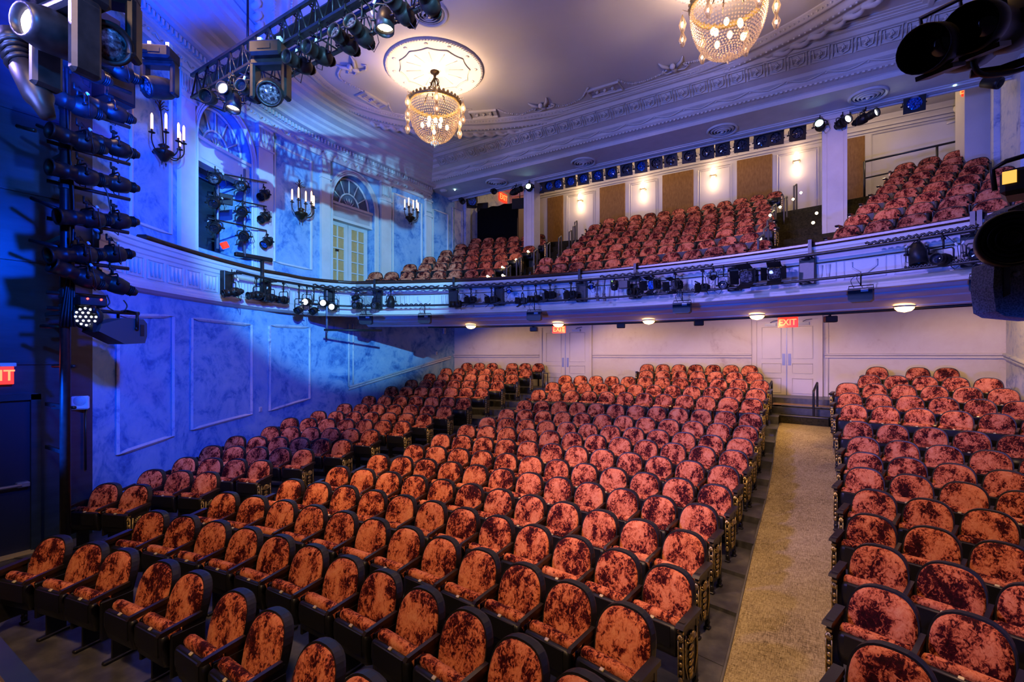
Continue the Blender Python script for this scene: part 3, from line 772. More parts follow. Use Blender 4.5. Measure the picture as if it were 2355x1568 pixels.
# ================= SEATS =================
SEAT_W = .235
def yback(x, z, w=SEAT_W): return -.27 * (SH - z) + .035 * (1 - min(1, (x / w) ** 2)) - .02
def outline(w, top, zm, zb, n=18):
    pts = [(-w * .90, zb), (-w, zm)]
    for k in range(1, n):
        q = pi - pi * k / n; c, s_ = cos(q), sin(q)
        pts.append((w * (abs(c) ** .72) * (1 if c > 0 else -1), zm + (top - zm) * abs(s_) ** .72))
    return pts + [(w, zm), (w * .90, zb)]
def seat_shell():
    mb = MB(); o = outline(SEAT_W, SH, .60, .33); n = len(o)
    rings = [(1, -.018), (1, .035), (.985, .052), (.86, .066)]
    c = (0, .58); vs = []
    for sc_, d in rings:
        for x, z in o:
            X, Z = c[0] + (x - c[0]) * sc_, c[1] + (z - c[1]) * sc_; vs.append((X, yback(x, z) + d, Z))
    fs = [(r * n + k, r * n + (k + 1) % n, (r + 1) * n + (k + 1) % n, (r + 1) * n + k) for r in range(3) for k in range(n)]
    fs.append(tuple(3 * n + k for k in range(n)))
    inner = [(x * .93, .6 + (z - .6) * .93) for x, z in o]; b = len(vs)
    vs += [(x, yback(x, z) - .018, z) for x, z in inner]
    fs += [(k, b + k, b + (k + 1) % n, (k + 1) % n) for k in range(n)]
    mb.add(vs, fs, False); return mb
def seat_backpad():
    mb = MB(); o = outline(.222, SH - .014, .60, .40); n = len(o); c = (0, .63); vs = []
    for sc_, d in ((1, -.016), (.99, -.030), (.93, -.045), (.6, -.056)):
        for x, z in o:
            X, Z = c[0] + (x - c[0]) * sc_, c[1] + (z - c[1]) * sc_; vs.append((X, yback(X, Z) + d, Z))
    fs = [(r * n + k, (r + 1) * n + k, (r + 1) * n + (k + 1) % n, r * n + (k + 1) % n) for r in range(3) for k in range(n)]
    vs.append((c[0], yback(*c) - .058, c[1])); fs += [(3 * n + k, len(vs) - 1, 3 * n + (k + 1) % n) for k in range(n)]
    mb.add(vs, fs, True); return mb
def slab(prof, w, mb, rnd=.03):               # side profile (y,z) widened along x with softened ends
    n = len(prof); cy = sum(p[0] for p in prof) / n; cz = sum(p[1] for p in prof) / n; vs = []; fs = []
    st = [(-w, .72), (-w + rnd * .4, .92), (-w + rnd * 1.3, 1), (w - rnd * 1.3, 1), (w - rnd * .4, .92), (w, .72)]
    for x, k in st:
        for y, z in prof: vs.append((x, cy + (y - cy) * k, cz + (z - cz) * k))
    for i in range(len(st) - 1):
        for a in range(n): b = (a + 1) % n; fs.append((i * n + a, i * n + b, (i + 1) * n + b, (i + 1) * n + a))
    fs.append(tuple(range(n))[::-1]); fs.append(tuple((len(st) - 1) * n + a for a in range(n)))
    mb.add(vs, fs, True); return mb
# tipped-up seat: fabric roll on top, black pan facing the stage
def seat_cushion(): return slab([(-.205, .36), (-.215, .50), (-.225, .565), (-.240, .595), (-.27, .607), (-.305, .592), (-.315, .56), (-.29, .50), (-.28, .36), (-.24, .33)], .222, MB())
def seat_pan():
    mb = slab([(-.285, .34), (-.30, .50), (-.318, .545), (-.335, .560), (-.362, .552), (-.372, .525), (-.372, .42), (-.345, .31), (-.30, .29)], .218, MB(), .02)
    mb.box((0, -.372, .47), (.34, .012, .16)); return mb
def plate():
    mb = MB(); mb.box((0, -.350, .561), (.034, .026, .012), Matrix.Rotation(.5, 3, 'X'), bev=.003); return mb
def armrest(x=SEAT_W + .02, w=.017, y0=-.40):
    mb = MB(); pts = [(-.10, .655), (-.25, .640), (y0, .622), (y0 - .025, .60), (y0 + .01, .585), (-.25, .605), (-.10, .615)]
    mb.prism([(p, q) for p, q in pts], x - w, x + w, Matrix(((0, 1, 0, 0), (1, 0, 0, 0), (0, 0, 1, 0), (0, 0, 0, 1)))); return mb
def standard(x=SEAT_W + .02):
    mb = MB(); mb.box((x, -.16, .32), (.022, .16, .60)); mb.box((x, -.20, .40), (.03, .26, .34), bev=.01); mb.box((x, -.16, .015), (.05, .30, .03), bev=.008); return mb
def end_panel(x, sg):
    mb = MB(); mb.box((x, -.33, .60), (.05, .10, .06)); mb.box((x, -.37, .30), (.035, .035, .62)); mb.box((x, -.13, .31), (.035, .035, .60)); mb.box((x, -.25, .36), (.03, .26, .50), bev=.006)
    for y in (-.37, -.13): mb.box((x, y, .012), (.06, .06, .024), bev=.006)
    for y, z in ((-.37, .07), (-.13, .07)): mb.ball((x, y, z), .03, 6, 4)
    return mb
def ornament(x, sg):
    mb = MB(); X = x + sg * .022
    mb.box((x, -.395, .50), (.045, .02, .012)); 
    for k in range(9):                        # shell fan, scrolls and drop on the stage-facing and aisle faces
        a = -1.2 + 2.4 * k / 8
        mb.tube([(x + .018 * sin(a) * 0, -.392, .475), (x + .024 * sin(a), -.396, .475 + .065 * cos(a))], [.004, .008], 4)
        mb.tube([(X, -.25, .43), (X + sg * .004, -.25 + .09 * sin(a), .43 + .09 * cos(a))], [.004, .010], 4)
    for z in (.42, .36, .30, .24): mb.ball((x, -.39, z), .017, 6, 4, (1.1, .6, 1.2)); mb.ball((X, -.25, z - .03), .03, 6, 4, (.3, 1.6, .9))
    for sgn in (-1, 1):
        mb.tube([(X, -.25 + sgn * .1, .52), (X, -.25 + sgn * .11, .30), (X, -.25 + sgn * .06, .16)], .007, 4)
        mb.tube([(x + sgn * .02, -.39, .52), (x + sgn * .02, -.39, .2)], .006, 4)
    mb.ball((x, -.39, .17), .022, 6, 4, (1, .6, 1.6)); mb.ball((X, -.25, .18), .035, 6, 4, (.3, 1.2, 1.2)); mb.box((x, -.39, .555), (.045, .02, .02)); return mb
ME = {k: f().mesh(k, M[m]) for k, f, m in (('backrest', seat_shell, 'black'), ('back_cushion', seat_backpad, 'velvet'), ('seat_cushion', seat_cushion, 'velvet'), ('seat_pan', seat_pan, 'black'), ('number_plate', plate, 'plate'), ('armrest', armrest, 'armrest'), ('leg', standard, 'black'))}
XE = SEAT_W + .02
ME['armrest_b'] = armrest(-XE).mesh('armrest', M['armrest']); ME['leg_b'] = standard(-XE).mesh('leg', M['black'])
for s, sg in (('r', 1), ('l', -1)):
    ME['end_' + s] = end_panel(sg * (XE + .012), sg).mesh('end_panel', M['blackmetal']); ME['orn_' + s] = ornament(sg * (XE + .012), sg).mesh('brass_ornament', M['brass'])
    ME['armend_' + s] = armrest(sg * (XE + .018), .034, -.41).mesh('armrest', M['armrest'])
def mkpart(key, name, parent):
    o = bpy.data.objects.new(name, ME[key]); COL.objects.link(o); o.parent = parent; return o
SEATS = []     # (x,y,z, angle, endside, label, t)
def add_seat(c, rho, b, z, end, label):
    p = pol(c, rho, b, z); u, v, t = uvt((p.x, p.y, z + SH))
    if not (-60 < u < 2420 and v < 1600 and t > .5): return
    SEATS.append((p, b, end, label, t, z))
def lab(where, r, n, edge): return 'velvet seat %s, row %s from the stage, %s from %s' % (where, NUM[r], ORD[n], edge)
# front row (pairs pushed slightly apart)
for k, (u, v) in enumerate([(130, 1235), (215, 1250), (295, 1262), (385, 1290), (460, 1315), (555, 1360), (640, 1405), (755, 1480), (857, 1556)]):
    p = at_z(u, v, CZ + FTOP[0]); add_seat(FC, FRHO[0], atan2(p.x - FC[0], p.y - FC[1]), 0, 'l' if k == 0 else '', 'velvet seat in the short front row by the stage, %s from the exit door' % ORD[k + 1])
for r in range(1, 17):
    R_ = FRHO[r]
    n = 7 if r >= 15 else 12
    for k in range(n):
        add_seat(FC, R_, FPC[r] - PHI + (k - (n - 1) / 2) * PITCH / R_, FZ[r], ('r' if k == n - 1 else '') + ('l' if k == 0 else ''), lab('of the middle block', r + 1, n - k, 'the carpet aisle'))
    nl = {2: 2, 3: 3, 4: 4, 5: 5, 6: 6, 7: 6, 16: 6}.get(r, 7)
    if r >= 2:
        for k in range(nl):
            a = FPL[r] - PHI + (k - (nl - 1) / 2) * PITCH / R_ + (.012 if r == 16 and k > 2 else 0)
            add_seat(FC, R_, a, FZ[r], ('r' if k == nl - 1 else ''), 'velvet seat of the blue wall block, row %s from stage, %s from the wall' % (NUM[r + 1], ORD[k + 1]))
    if r >= 3:
        gaps = (0, .012, .012, .026, .026, .026, .026) if r == 16 else (0,) * 7
        for k in range(7 if r not in (15, 16) else 6):
            a = bR_start(r) + (k + .5) * PITCH / R_ + gaps[k]
            if pol(FC, R_, a).x > XR - .28: break
            add_seat(FC, R_, a, FZ[r], 'l' if k == 0 else '', lab('across the carpet aisle', r + 1, k + 1, 'that aisle'))
# balcony
BPC = [0, .569, .548, .567, .562, .556, .552, .546, .564]; BPL = [0, .175, .190, .208, .210, .224, .229, 0, 0]; BNL = [0, 7, 7, 7, 6, 6, 5, 0, 0]
BLN = [0, 8, 7, 7, 7, 7, 6, 0, 0]
for r in range(1, 9):
    R_ = BRHO[r]
    for k in range(12):
        add_seat(BC, R_, BPC[r] - PHI + (k - 5.5) * PITCH / R_, BZ[r], ('r' if k == 11 else '') + ('l' if k == 0 else ''), 'balcony middle block velvet seat, row %s from the rail, %s from the lit stairs' % (NUM[r], ORD[12 - k]))
    if BNL[r]:
        st = BPL[r] - PHI - BNL[r] / 2 * PITCH / R_; e = {4: 1, 5: 1, 6: 1}.get(r, 0); e0 = 1 if r == 1 else 0
        for k in range(-e0, BNL[r] + e): add_seat(BC, R_, st + (k + .5) * PITCH / R_, BZ[r], 'r' if k == BNL[r] + e - 1 else '', 'velvet balcony seat below the draped booth, row %s from the rail, %s from the wall' % (NUM[r], ORD[k + 1 + e0]))
    st = (.838 if r == 1 else .838) - PHI
    for k in range(8):
        a = (.923 if r == 1 else .921) - PHI - 2.5 * PITCH / BRHO[1] * (1 if r < 9 else 1) + (k + .5) * PITCH / R_ + .0008 * r
        if pol(BC, R_, a).x > XR - .27: break
        add_seat(BC, R_, a, BZ[r], 'l' if k == 0 else '', 'velvet balcony seat beyond the lit stairs, row %s from the rail, %s from the stairs' % (NUM[r], ORD[k + 1]))
def metric(s):
    u, v, t = uvt((s[0].x, s[0].y, s[5] + SH)); k = 1 / t
    if u > 2330 or u < 10 or v > 1560: k *= .5
    return k
SEATS.sort(key=metric, reverse=True)
NIND = 300
for i, (p, b, end, label, t, z) in enumerate(SEATS[:NIND]):
    g = 'tip-up seats in curved rows'
    e = thing('theater_seat', label, 'theater seat', (p.x, p.y, z), -b, g)
    for key in ('backrest', 'back_cushion', 'seat_cushion'): mkpart(key, key, e)
    pan = mkpart('seat_pan', 'seat_pan', e); mkpart('number_plate', 'number_plate', pan)
    if 'r' in end: mkpart('armend_r', 'armrest', e); q = mkpart('end_r', 'end_panel', e); mkpart('orn_r', 'brass_ornament', q)
    else: mkpart('armrest', 'armrest', e); mkpart('leg', 'leg', e)
    if 'l' in end: mkpart('armend_l', 'armrest', e); q = mkpart('end_l', 'end_panel', e); mkpart('orn_l', 'brass_ornament', q)
    elif label.startswith('velvet seat of the blue wall') and 'first' in label: mkpart('armrest_b', 'armrest', e); mkpart('leg_b', 'leg', e)
far = MB(); mlist = [M['black'], M['velvet'], M['armrest'], M['brass'], M['blackmetal']]
parts_far = [(0, seat_shell()), (1, seat_backpad()), (1, seat_cushion()), (0, seat_pan()), (2, armrest())]
fe = {'r': (end_panel(XE + .012, 1), ornament(XE + .012, 1)), 'l': (end_panel(-XE - .012, -1), ornament(-XE - .012, -1))}
for p, b, end, label, t, z in SEATS[NIND:]:
    far.M = trn(p.x, p.y, z) @ rotz(-b)
    for mi, src in parts_far: far.mat = mi; far.add(src.v, src.f, src.sm[0])
    for ch in end: far.mat = 4; far.add(fe[ch][0].v, fe[ch][0].f); far.mat = 3; far.add(fe[ch][1].v, fe[ch][1].f)
if far.v: far.build('theater_seats', mlist, None, 'mottled red velvet seats in the farthest rows of the balcony', 'theater seat', None, 'stuff')
print('SEATS', len(SEATS), 'far label sample', [s[3] for s in SEATS[NIND:NIND + 3]])
# ================= LAMPS, RIGGING AND FITTINGS =================
def align(d): return Vector(d).normalized().to_track_quat('Z', 'Y').to_matrix().to_4x4()
LENS = {'dark': 'lensdark', 'lit': 'lenslit', 'warm': 'lenswarm', 'cool': 'lenscool', 'blue': 'lensblue', 'glass': 'lensglass'}
def yoke_clamp(e, drop, w, cable=True, up=True):
    y = MB(); h = drop * .38
    y.tube([(-w, 0, -drop), (-w, 0, -drop + h), (-w * .8, 0, -drop + h + .03), (w * .8, 0, -drop + h + .03), (w, 0, -drop + h), (w, 0, -drop)], .011, 5)
    y.tube([(0, 0, -drop + h + .03), (0, 0, -.03)], .014, 6)
    for sg in (-1, 1): y.tube([(sg * (w - .02), 0, -drop), (sg * (w + .04), 0, -drop)], .018, 6)
    y.build('yoke', M['fixture'], e)
    c = MB(); c.tube([(.0, -.035, .02), (.0, -.035, -.05), (0, 0, -.07), (0, .035, -.05)], .013, 5); c.box((0, 0, -.055), (.035, .07, .03)); c.build('clamp', M['fixture'], e)
    if cable:
        k = MB(); s = RN.choice((-1, 1)); a = RN.uniform(.6, 1.2)
        k.tube([(0, .05, -drop - .02), (s * .10 * a, .10, -drop - .16 * a), (s * .18 * a, .07, -drop - .10), (s * .15, .04, -drop * .5), (s * .09, .02, -.10), (s * .03, 0, -.02)], .006, 4)
        k.build('cable', M['black'], e)
        p = MB(); p.tube([(s * .15, .04, -drop * .5), (s * .125, .033, -drop * .38)], .016, 6); p.build('plug', M['whiteconn'], e)
def ellipsoidal(loc, aim, label, group, L=.56, R=.085, drop=.30, lens='dark', name='ellipsoidal_spotlight', cable=True):
    rz = atan2(aim[0], -aim[1]); e = thing(name, label, 'stage light', loc, rz, group)
    loc_aim = Vector((0, -sqrt(aim[0] ** 2 + aim[1] ** 2), aim[2]))
    A = trn(0, 0, -drop) @ align(loc_aim)
    b = MB(); b.M = A
    b.lathe([(.001, -.50 * L), (.45 * R, -.49 * L), (.62 * R, -.42 * L), (.66 * R, -.30 * L), (1.05 * R, -.26 * L), (1.2 * R, -.12 * L), (1.22 * R, .02 * L), (1.0 * R, .06 * L), (.92 * R, .10 * L)], 14)
    for k in range(4): b.lathe([(.66 * R, (-.40 + .035 * k) * L), (.80 * R, (-.395 + .035 * k) * L), (.66 * R, (-.385 + .035 * k) * L)], 10)
    b.build('reflector_housing', M['fixture'], e)
    b = MB(); b.M = A
    b.lathe([(.90 * R, .06 * L), (.92 * R, .22 * L), (1.0 * R, .23 * L), (1.0 * R, .27 * L), (.95 * R, .28 * L), (.97 * R, .47 * L), (1.06 * R, .475 * L), (1.06 * R, .52 * L), (.92 * R, .52 * L), (.90 * R, .40 * L)], 16)
    b.box((0, 0, .455 * L), (2.5 * R, 2.5 * R, .012)) if False else None
    b.build('lens_barrel', M['fixture'], e)
    b = MB(); b.M = A; b.lathe([(.001, .43 * L), (.5 * R, .425 * L), (.90 * R, .40 * L)], 14); b.build('lens', M[LENS[lens]], e)
    yoke_clamp(e, drop, R * 1.45, cable)
    return e
def par(loc, aim, label, group, L=.30, R=.10, drop=.28, lens='glass', frame=True, square=False, name='par_lamp', cable=True):
    rz = atan2(aim[0], -aim[1]); e = thing(name, label, 'stage light', loc, rz, group)
    A = trn(0, 0, -drop) @ align(Vector((0, -sqrt(aim[0] ** 2 + aim[1] ** 2), aim[2])))
    b = MB(); b.M = A
    b.lathe([(.001, -.55 * L), (.5 * R, -.54 * L), (.7 * R, -.40 * L), (.98 * R, -.15 * L), (1.0 * R, .48 * L), (.93 * R, .48 * L), (.92 * R, .2 * L)], 16); b.build('can', M['fixture'], e)
    b = MB(); b.M = A; b.lathe([(.001, .26 * L), (.5 * R, .24 * L), (.92 * R, .2 * L)], 14); b.build('lens', M[LENS[lens]], e)
    if square:
        b = MB(); b.M = A; o = R * 1.22
        n = 16; vs = []
        for k in range(n):
            q = 2 * pi * k / n; c, s = cos(q), sin(q); m = max(abs(c), abs(s)); vs += [(R * .88 * c, R * .88 * s, .5 * L), (o * c / m, o * s / m, .5 * L), (R * .88 * c, R * .88 * s, .5 * L - .02), (o * c / m, o * s / m, .5 * L - .02)]
        fs = []
        for k in range(n):
            i, j = 4 * k, 4 * ((k + 1) % n); fs += [(i, i + 1, j + 1, j), (i + 2, j + 2, j + 3, i + 3), (i + 1, i + 3, j + 3, j + 1)]
        b.add(vs, fs); b.build('gel_frame', M['fixture'], e)
    yoke_clamp(e, drop, R * 1.2, cable)
    return e
def fresnel(loc, aim, label, group, S=.13, drop=.30, lens='glass', doors=(1, 1, 1, 1), name='fresnel_lamp'):
    rz = atan2(aim[0], -aim[1]); e = thing(name, label, 'stage light', loc, rz, group)
    A = trn(0, 0, -drop) @ align(Vector((0, -sqrt(aim[0] ** 2 + aim[1] ** 2), aim[2])))
    b = MB(); b.M = A; b.box((0, 0, -.3 * S), (1.7 * S, 1.7 * S, 1.5 * S), bev=.22 * S); b.box((0, 0, -1.2 * S), (1.2 * S, 1.2 * S, .5 * S), bev=.15 * S)
    for k in range(3): b.box((0, 0, -.9 * S + .25 * S * k), (1.78 * S, 1.5 * S, .05 * S))
    b.build('housing', M['fixture'], e)
    b = MB(); b.M = A; b.lathe([(.001, .50 * S), (.5 * S, .49 * S), (.75 * S, .46 * S)], 14); b.build('lens', M[LENS[lens]], e)
    for k, on in enumerate(doors):
        if not on: continue
        b = MB(); b.M = A @ rotz(k * pi / 2) @ trn(.9 * S, 0, .5 * S) @ roty(.5)
        b.prism([(-.0, 0), (1.1 * S, 0)][:0] or [(-.02 * S, 0), (.02 * S, 0), (.02 * S, 1.25 * S), (-.02 * S, 1.25 * S)], -.85 * S, .85 * S)
        b.build('barn_door', M['fixture'], e)
    yoke_clamp(e, drop, S * 1.05)
    return e
def moving_head(loc, rz, label, s=1.0, tilt=(0, -.8, -.6), lens='dark', swing=0):
    e = thing('moving_head_light', label, 'stage light', loc, rz, 'moving head lights')
    b = MB(); b.box((0, 0, -.10 * s), (.40 * s, .30 * s, .18 * s), bev=.03 * s); b.box((0, -.152 * s, -.10 * s), (.16 * s, .01, .06 * s)); b.build('base', M['fixture'], e)
    y = MB(); y.box((0, 0, -.23 * s), (.44 * s, .16 * s, .08 * s), bev=.02 * s)
    for sg in (-1, 1): y.box((sg * .195 * s, 0, -.44 * s), (.07 * s, .15 * s, .44 * s), bev=.02 * s)
    y.build('yoke', M['fixture'], e)
    A = trn(0, 0, -.56 * s) @ align(tilt); h = MB(); h.M = A
    h.lathe([(.001, -.22 * s), (.09 * s, -.21 * s), (.14 * s, -.12 * s), (.155 * s, .04 * s), (.14 * s, .16 * s), (.145 * s, .19 * s), (.12 * s, .20 * s), (.11 * s, .15 * s)], 18); h.build('head', M['fixture'], e)
    l = MB(); l.M = A; l.lathe([(.001, .185 * s), (.06 * s, .178 * s), (.112 * s, .15 * s)], 16); l.build('lens', M[LENS[lens]], e)
    c = MB()
    for sg in (-1, 1): c.box((sg * .12 * s, 0, .03 * s), (.05 * s, .08 * s, .10 * s))
    c.build('clamp', M['whiteconn'], e)
    return e
def pipe(pts, r, name, label, cat='pipe', group=None, mat='blackmetal'):
    mb = MB(); mb.tube(pts, r, 8); return mb.build(name, M[mat], None, label, cat, group)
def cable(pts, label, r=.008, mat='black', group='slack cables'):
    P = catm3(pts); mb = MB(); mb.tube(P, r, 5); return mb.build('cable', M[mat], None, label, 'cable', group)
def catm3(P, n=6):
    P = [Vector(p) for p in P]; out = []; m = len(P)
    for i in range(m - 1):
        a, b, c, d = P[max(i - 1, 0)], P[i], P[i + 1], P[min(i + 2, m - 1)]
        for k in range(n):
            t = k / n; out.append(.5 * ((2 * b) + (c - a) * t + (2 * a - 5 * b + 4 * c - d) * t * t + (3 * b - a - 3 * c + d) * t ** 3))
    return out + [P[-1]]
# ---- crystal chandeliers
def chandelier(x, y, label):
    e = thing('chandelier', label, 'chandelier', (x, y, ZCEIL), 0, 'crystal bowl chandeliers')
    zr, R0 = 8.86 - ZCEIL, .62
    c = MB(); c.lathe([(.10, 0), (.10, -.02), (.12, -.05), (.10, -.09), (.05, -.11), (.035, -.16), (.02, -.22)], 14); c.build('canopy', M['brown_metal'], e)
    c = MB()
    for k in range(4):
        a = k * pi / 2 + .5; c.tube([(.02 * cos(a), .02 * sin(a), -.2), (.2 * cos(a), .2 * sin(a), zr * .75), (.26 * cos(a), .26 * sin(a), zr + .02)], .013, 6); c.ball((.22 * cos(a), .22 * sin(a), zr * .8), .025, 6, 4)
    for sg in (-1, 1): c.tube([(sg * (.02 + .11 * sin(t)), .0, -.34 + .11 * cos(t)) for t in [q * .55 for q in range(11)]], .012, 5)
    c.tube([(.02, 0, -.24), (-.12, 0, -.30), (-.16, 0, -.27)], .012, 5); c.build('hanging_rods', M['brown_metal'], e)
    c = MB(); c.lathe([(R0 - .05, zr - .02), (R0, zr - .03), (R0 + .03, zr), (R0 + .02, zr + .04), (R0 - .02, zr + .06), (R0 - .05, zr + .03), (R0 - .05, zr - .02)], 36)
    for k in range(36):
        a = k * pi / 18; c.ball(((R0 + .01) * cos(a), (R0 + .01) * sin(a), zr + .06), .035, 5, 4, (1, 1, 1.3))
    c.build('brass_rim', M['brass'], e)
    bm = MB(); rows = 22
    for i in range(rows):
        th = (i + .5) / rows * pi / 2; r = R0 * cos(th * .98) ** .8; z = zr - .03 - .86 * sin(th)
        n = max(6, int(2 * pi * r / .050))
        for k in range(n):
            a = 2 * pi * (k + .5 * (i % 2)) / n; bm.octa((r * cos(a), r * sin(a), z), .019, .021)
    bm.build('crystal_bowl', M['glassbead'], e)
    d = MB(); d.lathe([(.001, zr - .86), (.05, zr - .87), (.06, zr - .90), (.03, zr - .93), (.001, zr - .95)], 10)
    for k in range(10): a = k * pi / 5; d.octa((.09 * cos(a), .09 * sin(a), zr - .93), .022, .05)
    d.octa((0, 0, zr - 1.0), .028, .06); d.build('finial', M['glassbead'], e)
    for k in range(6):
        a = k * pi / 3 + .25; q = MB(); cx, cy = (R0 + .13) * cos(a), (R0 + .13) * sin(a)
        q.tube([(R0 * cos(a), R0 * sin(a), zr), ((R0 + .13) * cos(a), (R0 + .13) * sin(a), zr + .06), (cx, cy, zr - .05)], .01, 5)
        for zz, hh in ((zr - .20, .17), (zr - .47, .15)):
            for j in range(6): b_ = j * pi / 3; q.tube([(cx, cy, zz + hh), (cx + .06 * cos(b_), cy + .06 * sin(b_), zz), (cx + .02 * cos(b_), cy + .02 * sin(b_), zz - hh * .8)], .012, 4)
        q.build('crystal_drop', M['glassbead'], e)
        q = MB(); q.ball((cx, cy, zr - .20), .028, 6, 5, (1, 1, 2)); q.ball((cx, cy, zr - .47), .022, 6, 5, (1, 1, 1.6)); q.build('candle_bulb', M['bulb'], e)
    for k in range(8):
        a = k * pi / 4; q = MB(); r_ = .30 if k % 2 else .2; q.ball((r_ * cos(a), r_ * sin(a), zr - .42 - .1 * (k % 2)), .045, 8, 6, (1, 1, 1.5)); q.build('bulb', M['bulb'], e)
    return e
CH1, CH2 = (-7.8, 8.88), (-1.22, 9.05)
chandelier(*CH1, 'whole crystal bowl chandelier hanging below the round ceiling medallion')
chandelier(*CH2, 'larger looking crystal chandelier cut by the top edge of the photo')
for k, (x, y) in enumerate((CH1, CH2)):            # plaster medallions
    mb = MB(); mb.M = trn(x, y, ZCEIL)
    mb.lathe([(1.20, .01), (1.20, -.02), (1.17, -.05), (1.13, -.05), (1.10, -.02), (.30, -.015), (.28, -.04), (.2, -.05), (.14, -.06), (.0, -.06)], 60)
    for j in range(110): a = 2 * pi * j / 110; mb.box((1.15 * cos(a), 1.15 * sin(a), -.045), (.05, .02, .03), Matrix.Rotation(a + .5, 3, 'Z'))
    for j in range(12):
        a = 2 * pi * j / 12; mb.tube([((.80 + .06 * abs(2 * t - 1) ** 2) * cos(a + t * pi / 6), (.80 + .06 * abs(2 * t - 1) ** 2) * sin(a + t * pi / 6), -.03) for t in (0, .15, .3, .5, .7, .85, 1)], .018, 4)
        mb.ball((1.0 * cos(a), 1.0 * sin(a), -.02), .05, 8, 4, (1, 1, .5)); mb.tube([(.35 * cos(a), .35 * sin(a), -.02), (.7 * cos(a), .7 * sin(a), -.02)], .012, 4)
    mb.build('ceiling_medallion', M['ceil'], None, ('round plaster medallion above the whole chandelier', 'round plaster medallion above the chandelier at the top edge')[k], 'medallion', 'plaster ceiling medallions')
# ---- round air diffusers
def diffuser(p, r, label):
    e = thing('air_diffuser', label, 'air vent', p, 0, 'round air diffusers'); 
    m = MB(); m.lathe([(r, 0), (r, -.02), (r * .93, -.05), (r * .86, -.03), (r * .82, .0)], 32); m.build('outer_ring', M['plaster'], e)
    m = MB(); m.lathe([(r * .84, -.001), (.001, -.001)], 24); m.build('throat', M['mesh'], e)
    for k, q in enumerate((.66, .48, .30)):
        m = MB(); m.lathe([(r * (q + .09), -.01), (r * q, -.04 - .015 * k), (r * (q - .03), -.045 - .015 * k), (r * (q + .05), -.005)], 28); m.build('cone_ring', M['plaster'], e)
    m = MB(); m.lathe([(r * .13, -.02), (r * .10, -.085), (.001, -.09)], 16); m.build('centre_cone', M['plaster'], e)
for k, (u, v) in enumerate(((1142, 419), (1342, 373), (1661, 299), (1996, 219))):
    p = at_z(u, v, ZB); diffuser((p.x, min(max(p.y, 13.95), 14.1), ZB), .40, 'round white air diffuser under the ceiling beam, %s from the left' % ORD[k + 1])
diffuser(at_z(986, 30, ZCEIL), .40, 'round white air diffuser on the flat ceiling beside the lighting truss')
for u, v, l in ((1020, 438, 'small round smoke detector under the left end of the beam'),):
    p = at_z(u, v, ZB); m = MB(); m.M = trn(p.x, p.y, ZB); m.lathe([(.14, 0), (.14, -.03), (.09, -.06), (.001, -.06)], 16); m.build('smoke_detector', M['white'], None, l, 'smoke detector')
for k, (u, v) in enumerate(((1046, 435), (2196, 193))):
    p = at_z(u, v, ZB); m = MB(); m.ball((p.x, p.y, ZB - .02), .03, 8, 5); m.build('beam_indicator', M['lenscool'], None, ('tiny glowing lamp under the left end of the beam', 'tiny glowing lamp under the right end of the beam')[k], 'lamp')
# ---- candle sconces on the left wall
def sconce(u, v, W_, H, n, label, off=.42):
    s, z = sz(u, v); p, nr = W(s); rz = atan2(nr.x, -nr.y)
    e = thing('candle_sconce', label, 'wall lamp', (p.x, p.y, z), rz, 'candle sconces on the mural wall')
    m = MB(); m.lathe([(.001, -.16), (.05, -.15), (.12, -.05), (.17, .0), (.16, .03), (.07, .06), (.06, .10), (.09, .13), (.03, .17)], 14, trn(0, -.2, 0)); m.tube([(0, 0, .02), (0, -.2, .02)], .03, 6); m.octa((-.05, -.2, -.2), .02, .05); m.octa((.05, -.2, -.2), .02, .05); m.build('urn', M['brown_metal'], e)
    m = MB(); m.tube([(0, -.2, .1), (0, -.16, H * .6), (0, -.12, H)], .012, 5)
    for k in range(7):
        a = (k - 3) * .42; zz = H * (.82 + .04 * (3 - abs(k - 3)))
        m.tube([(0, -.13, zz - .08), (.08 * sin(a), -.14 - .02 * cos(a), zz), (.15 * sin(a), -.16, zz + .07 * cos(a) - .03), (.17 * sin(a), -.17, zz + .02)], .008, 4)
    m.build('leaf_finial', M['brown_metal'], e)
    for k in range(n):
        a = radians(-80 + 160 * k / (n - 1)); r = W_ * .5; x, y = r * sin(a), -.2 - r * .75 * cos(a); zt = .20 + .06 * (k % 2)
        m = MB(); m.tube(catm3([(0, -.2, .08), (x * .35, -.2 + (y + .2) * .35, -.04), (x * .75, -.2 + (y + .2) * .75, -.03), (x, y, .08), (x, y, zt)], 4), .011, 5)
        m.lathe([(.001, zt), (.05, zt + .012), (.055, zt + .02), (.015, zt + .025)], 10, trn(x, y, 0)); m.build('arm', M['brown_metal'], e)
        m = MB(); m.tube([(x, y, zt + .02), (x, y, zt + .08)], .016, 6); m.build('candle_cup', M['brown_metal'], e)
        m = MB(); m.tube([(x, y, zt + .08), (x, y, zt + .32), (x, y, zt + .36)], [.021, .021, .008], 7); m.build('candle', M['candle'], e)
    return e
sconce(352, 352, .72, 1.05, 5, 'candle sconce with long lit candles below the hanging moving head')
sconce(680, 494, .72, .95, 6, 'candle sconce with six candles between the two wall arches')
sconce(934, 503, .62, .55, 6, 'small candle sconce between arched door and balcony seats')
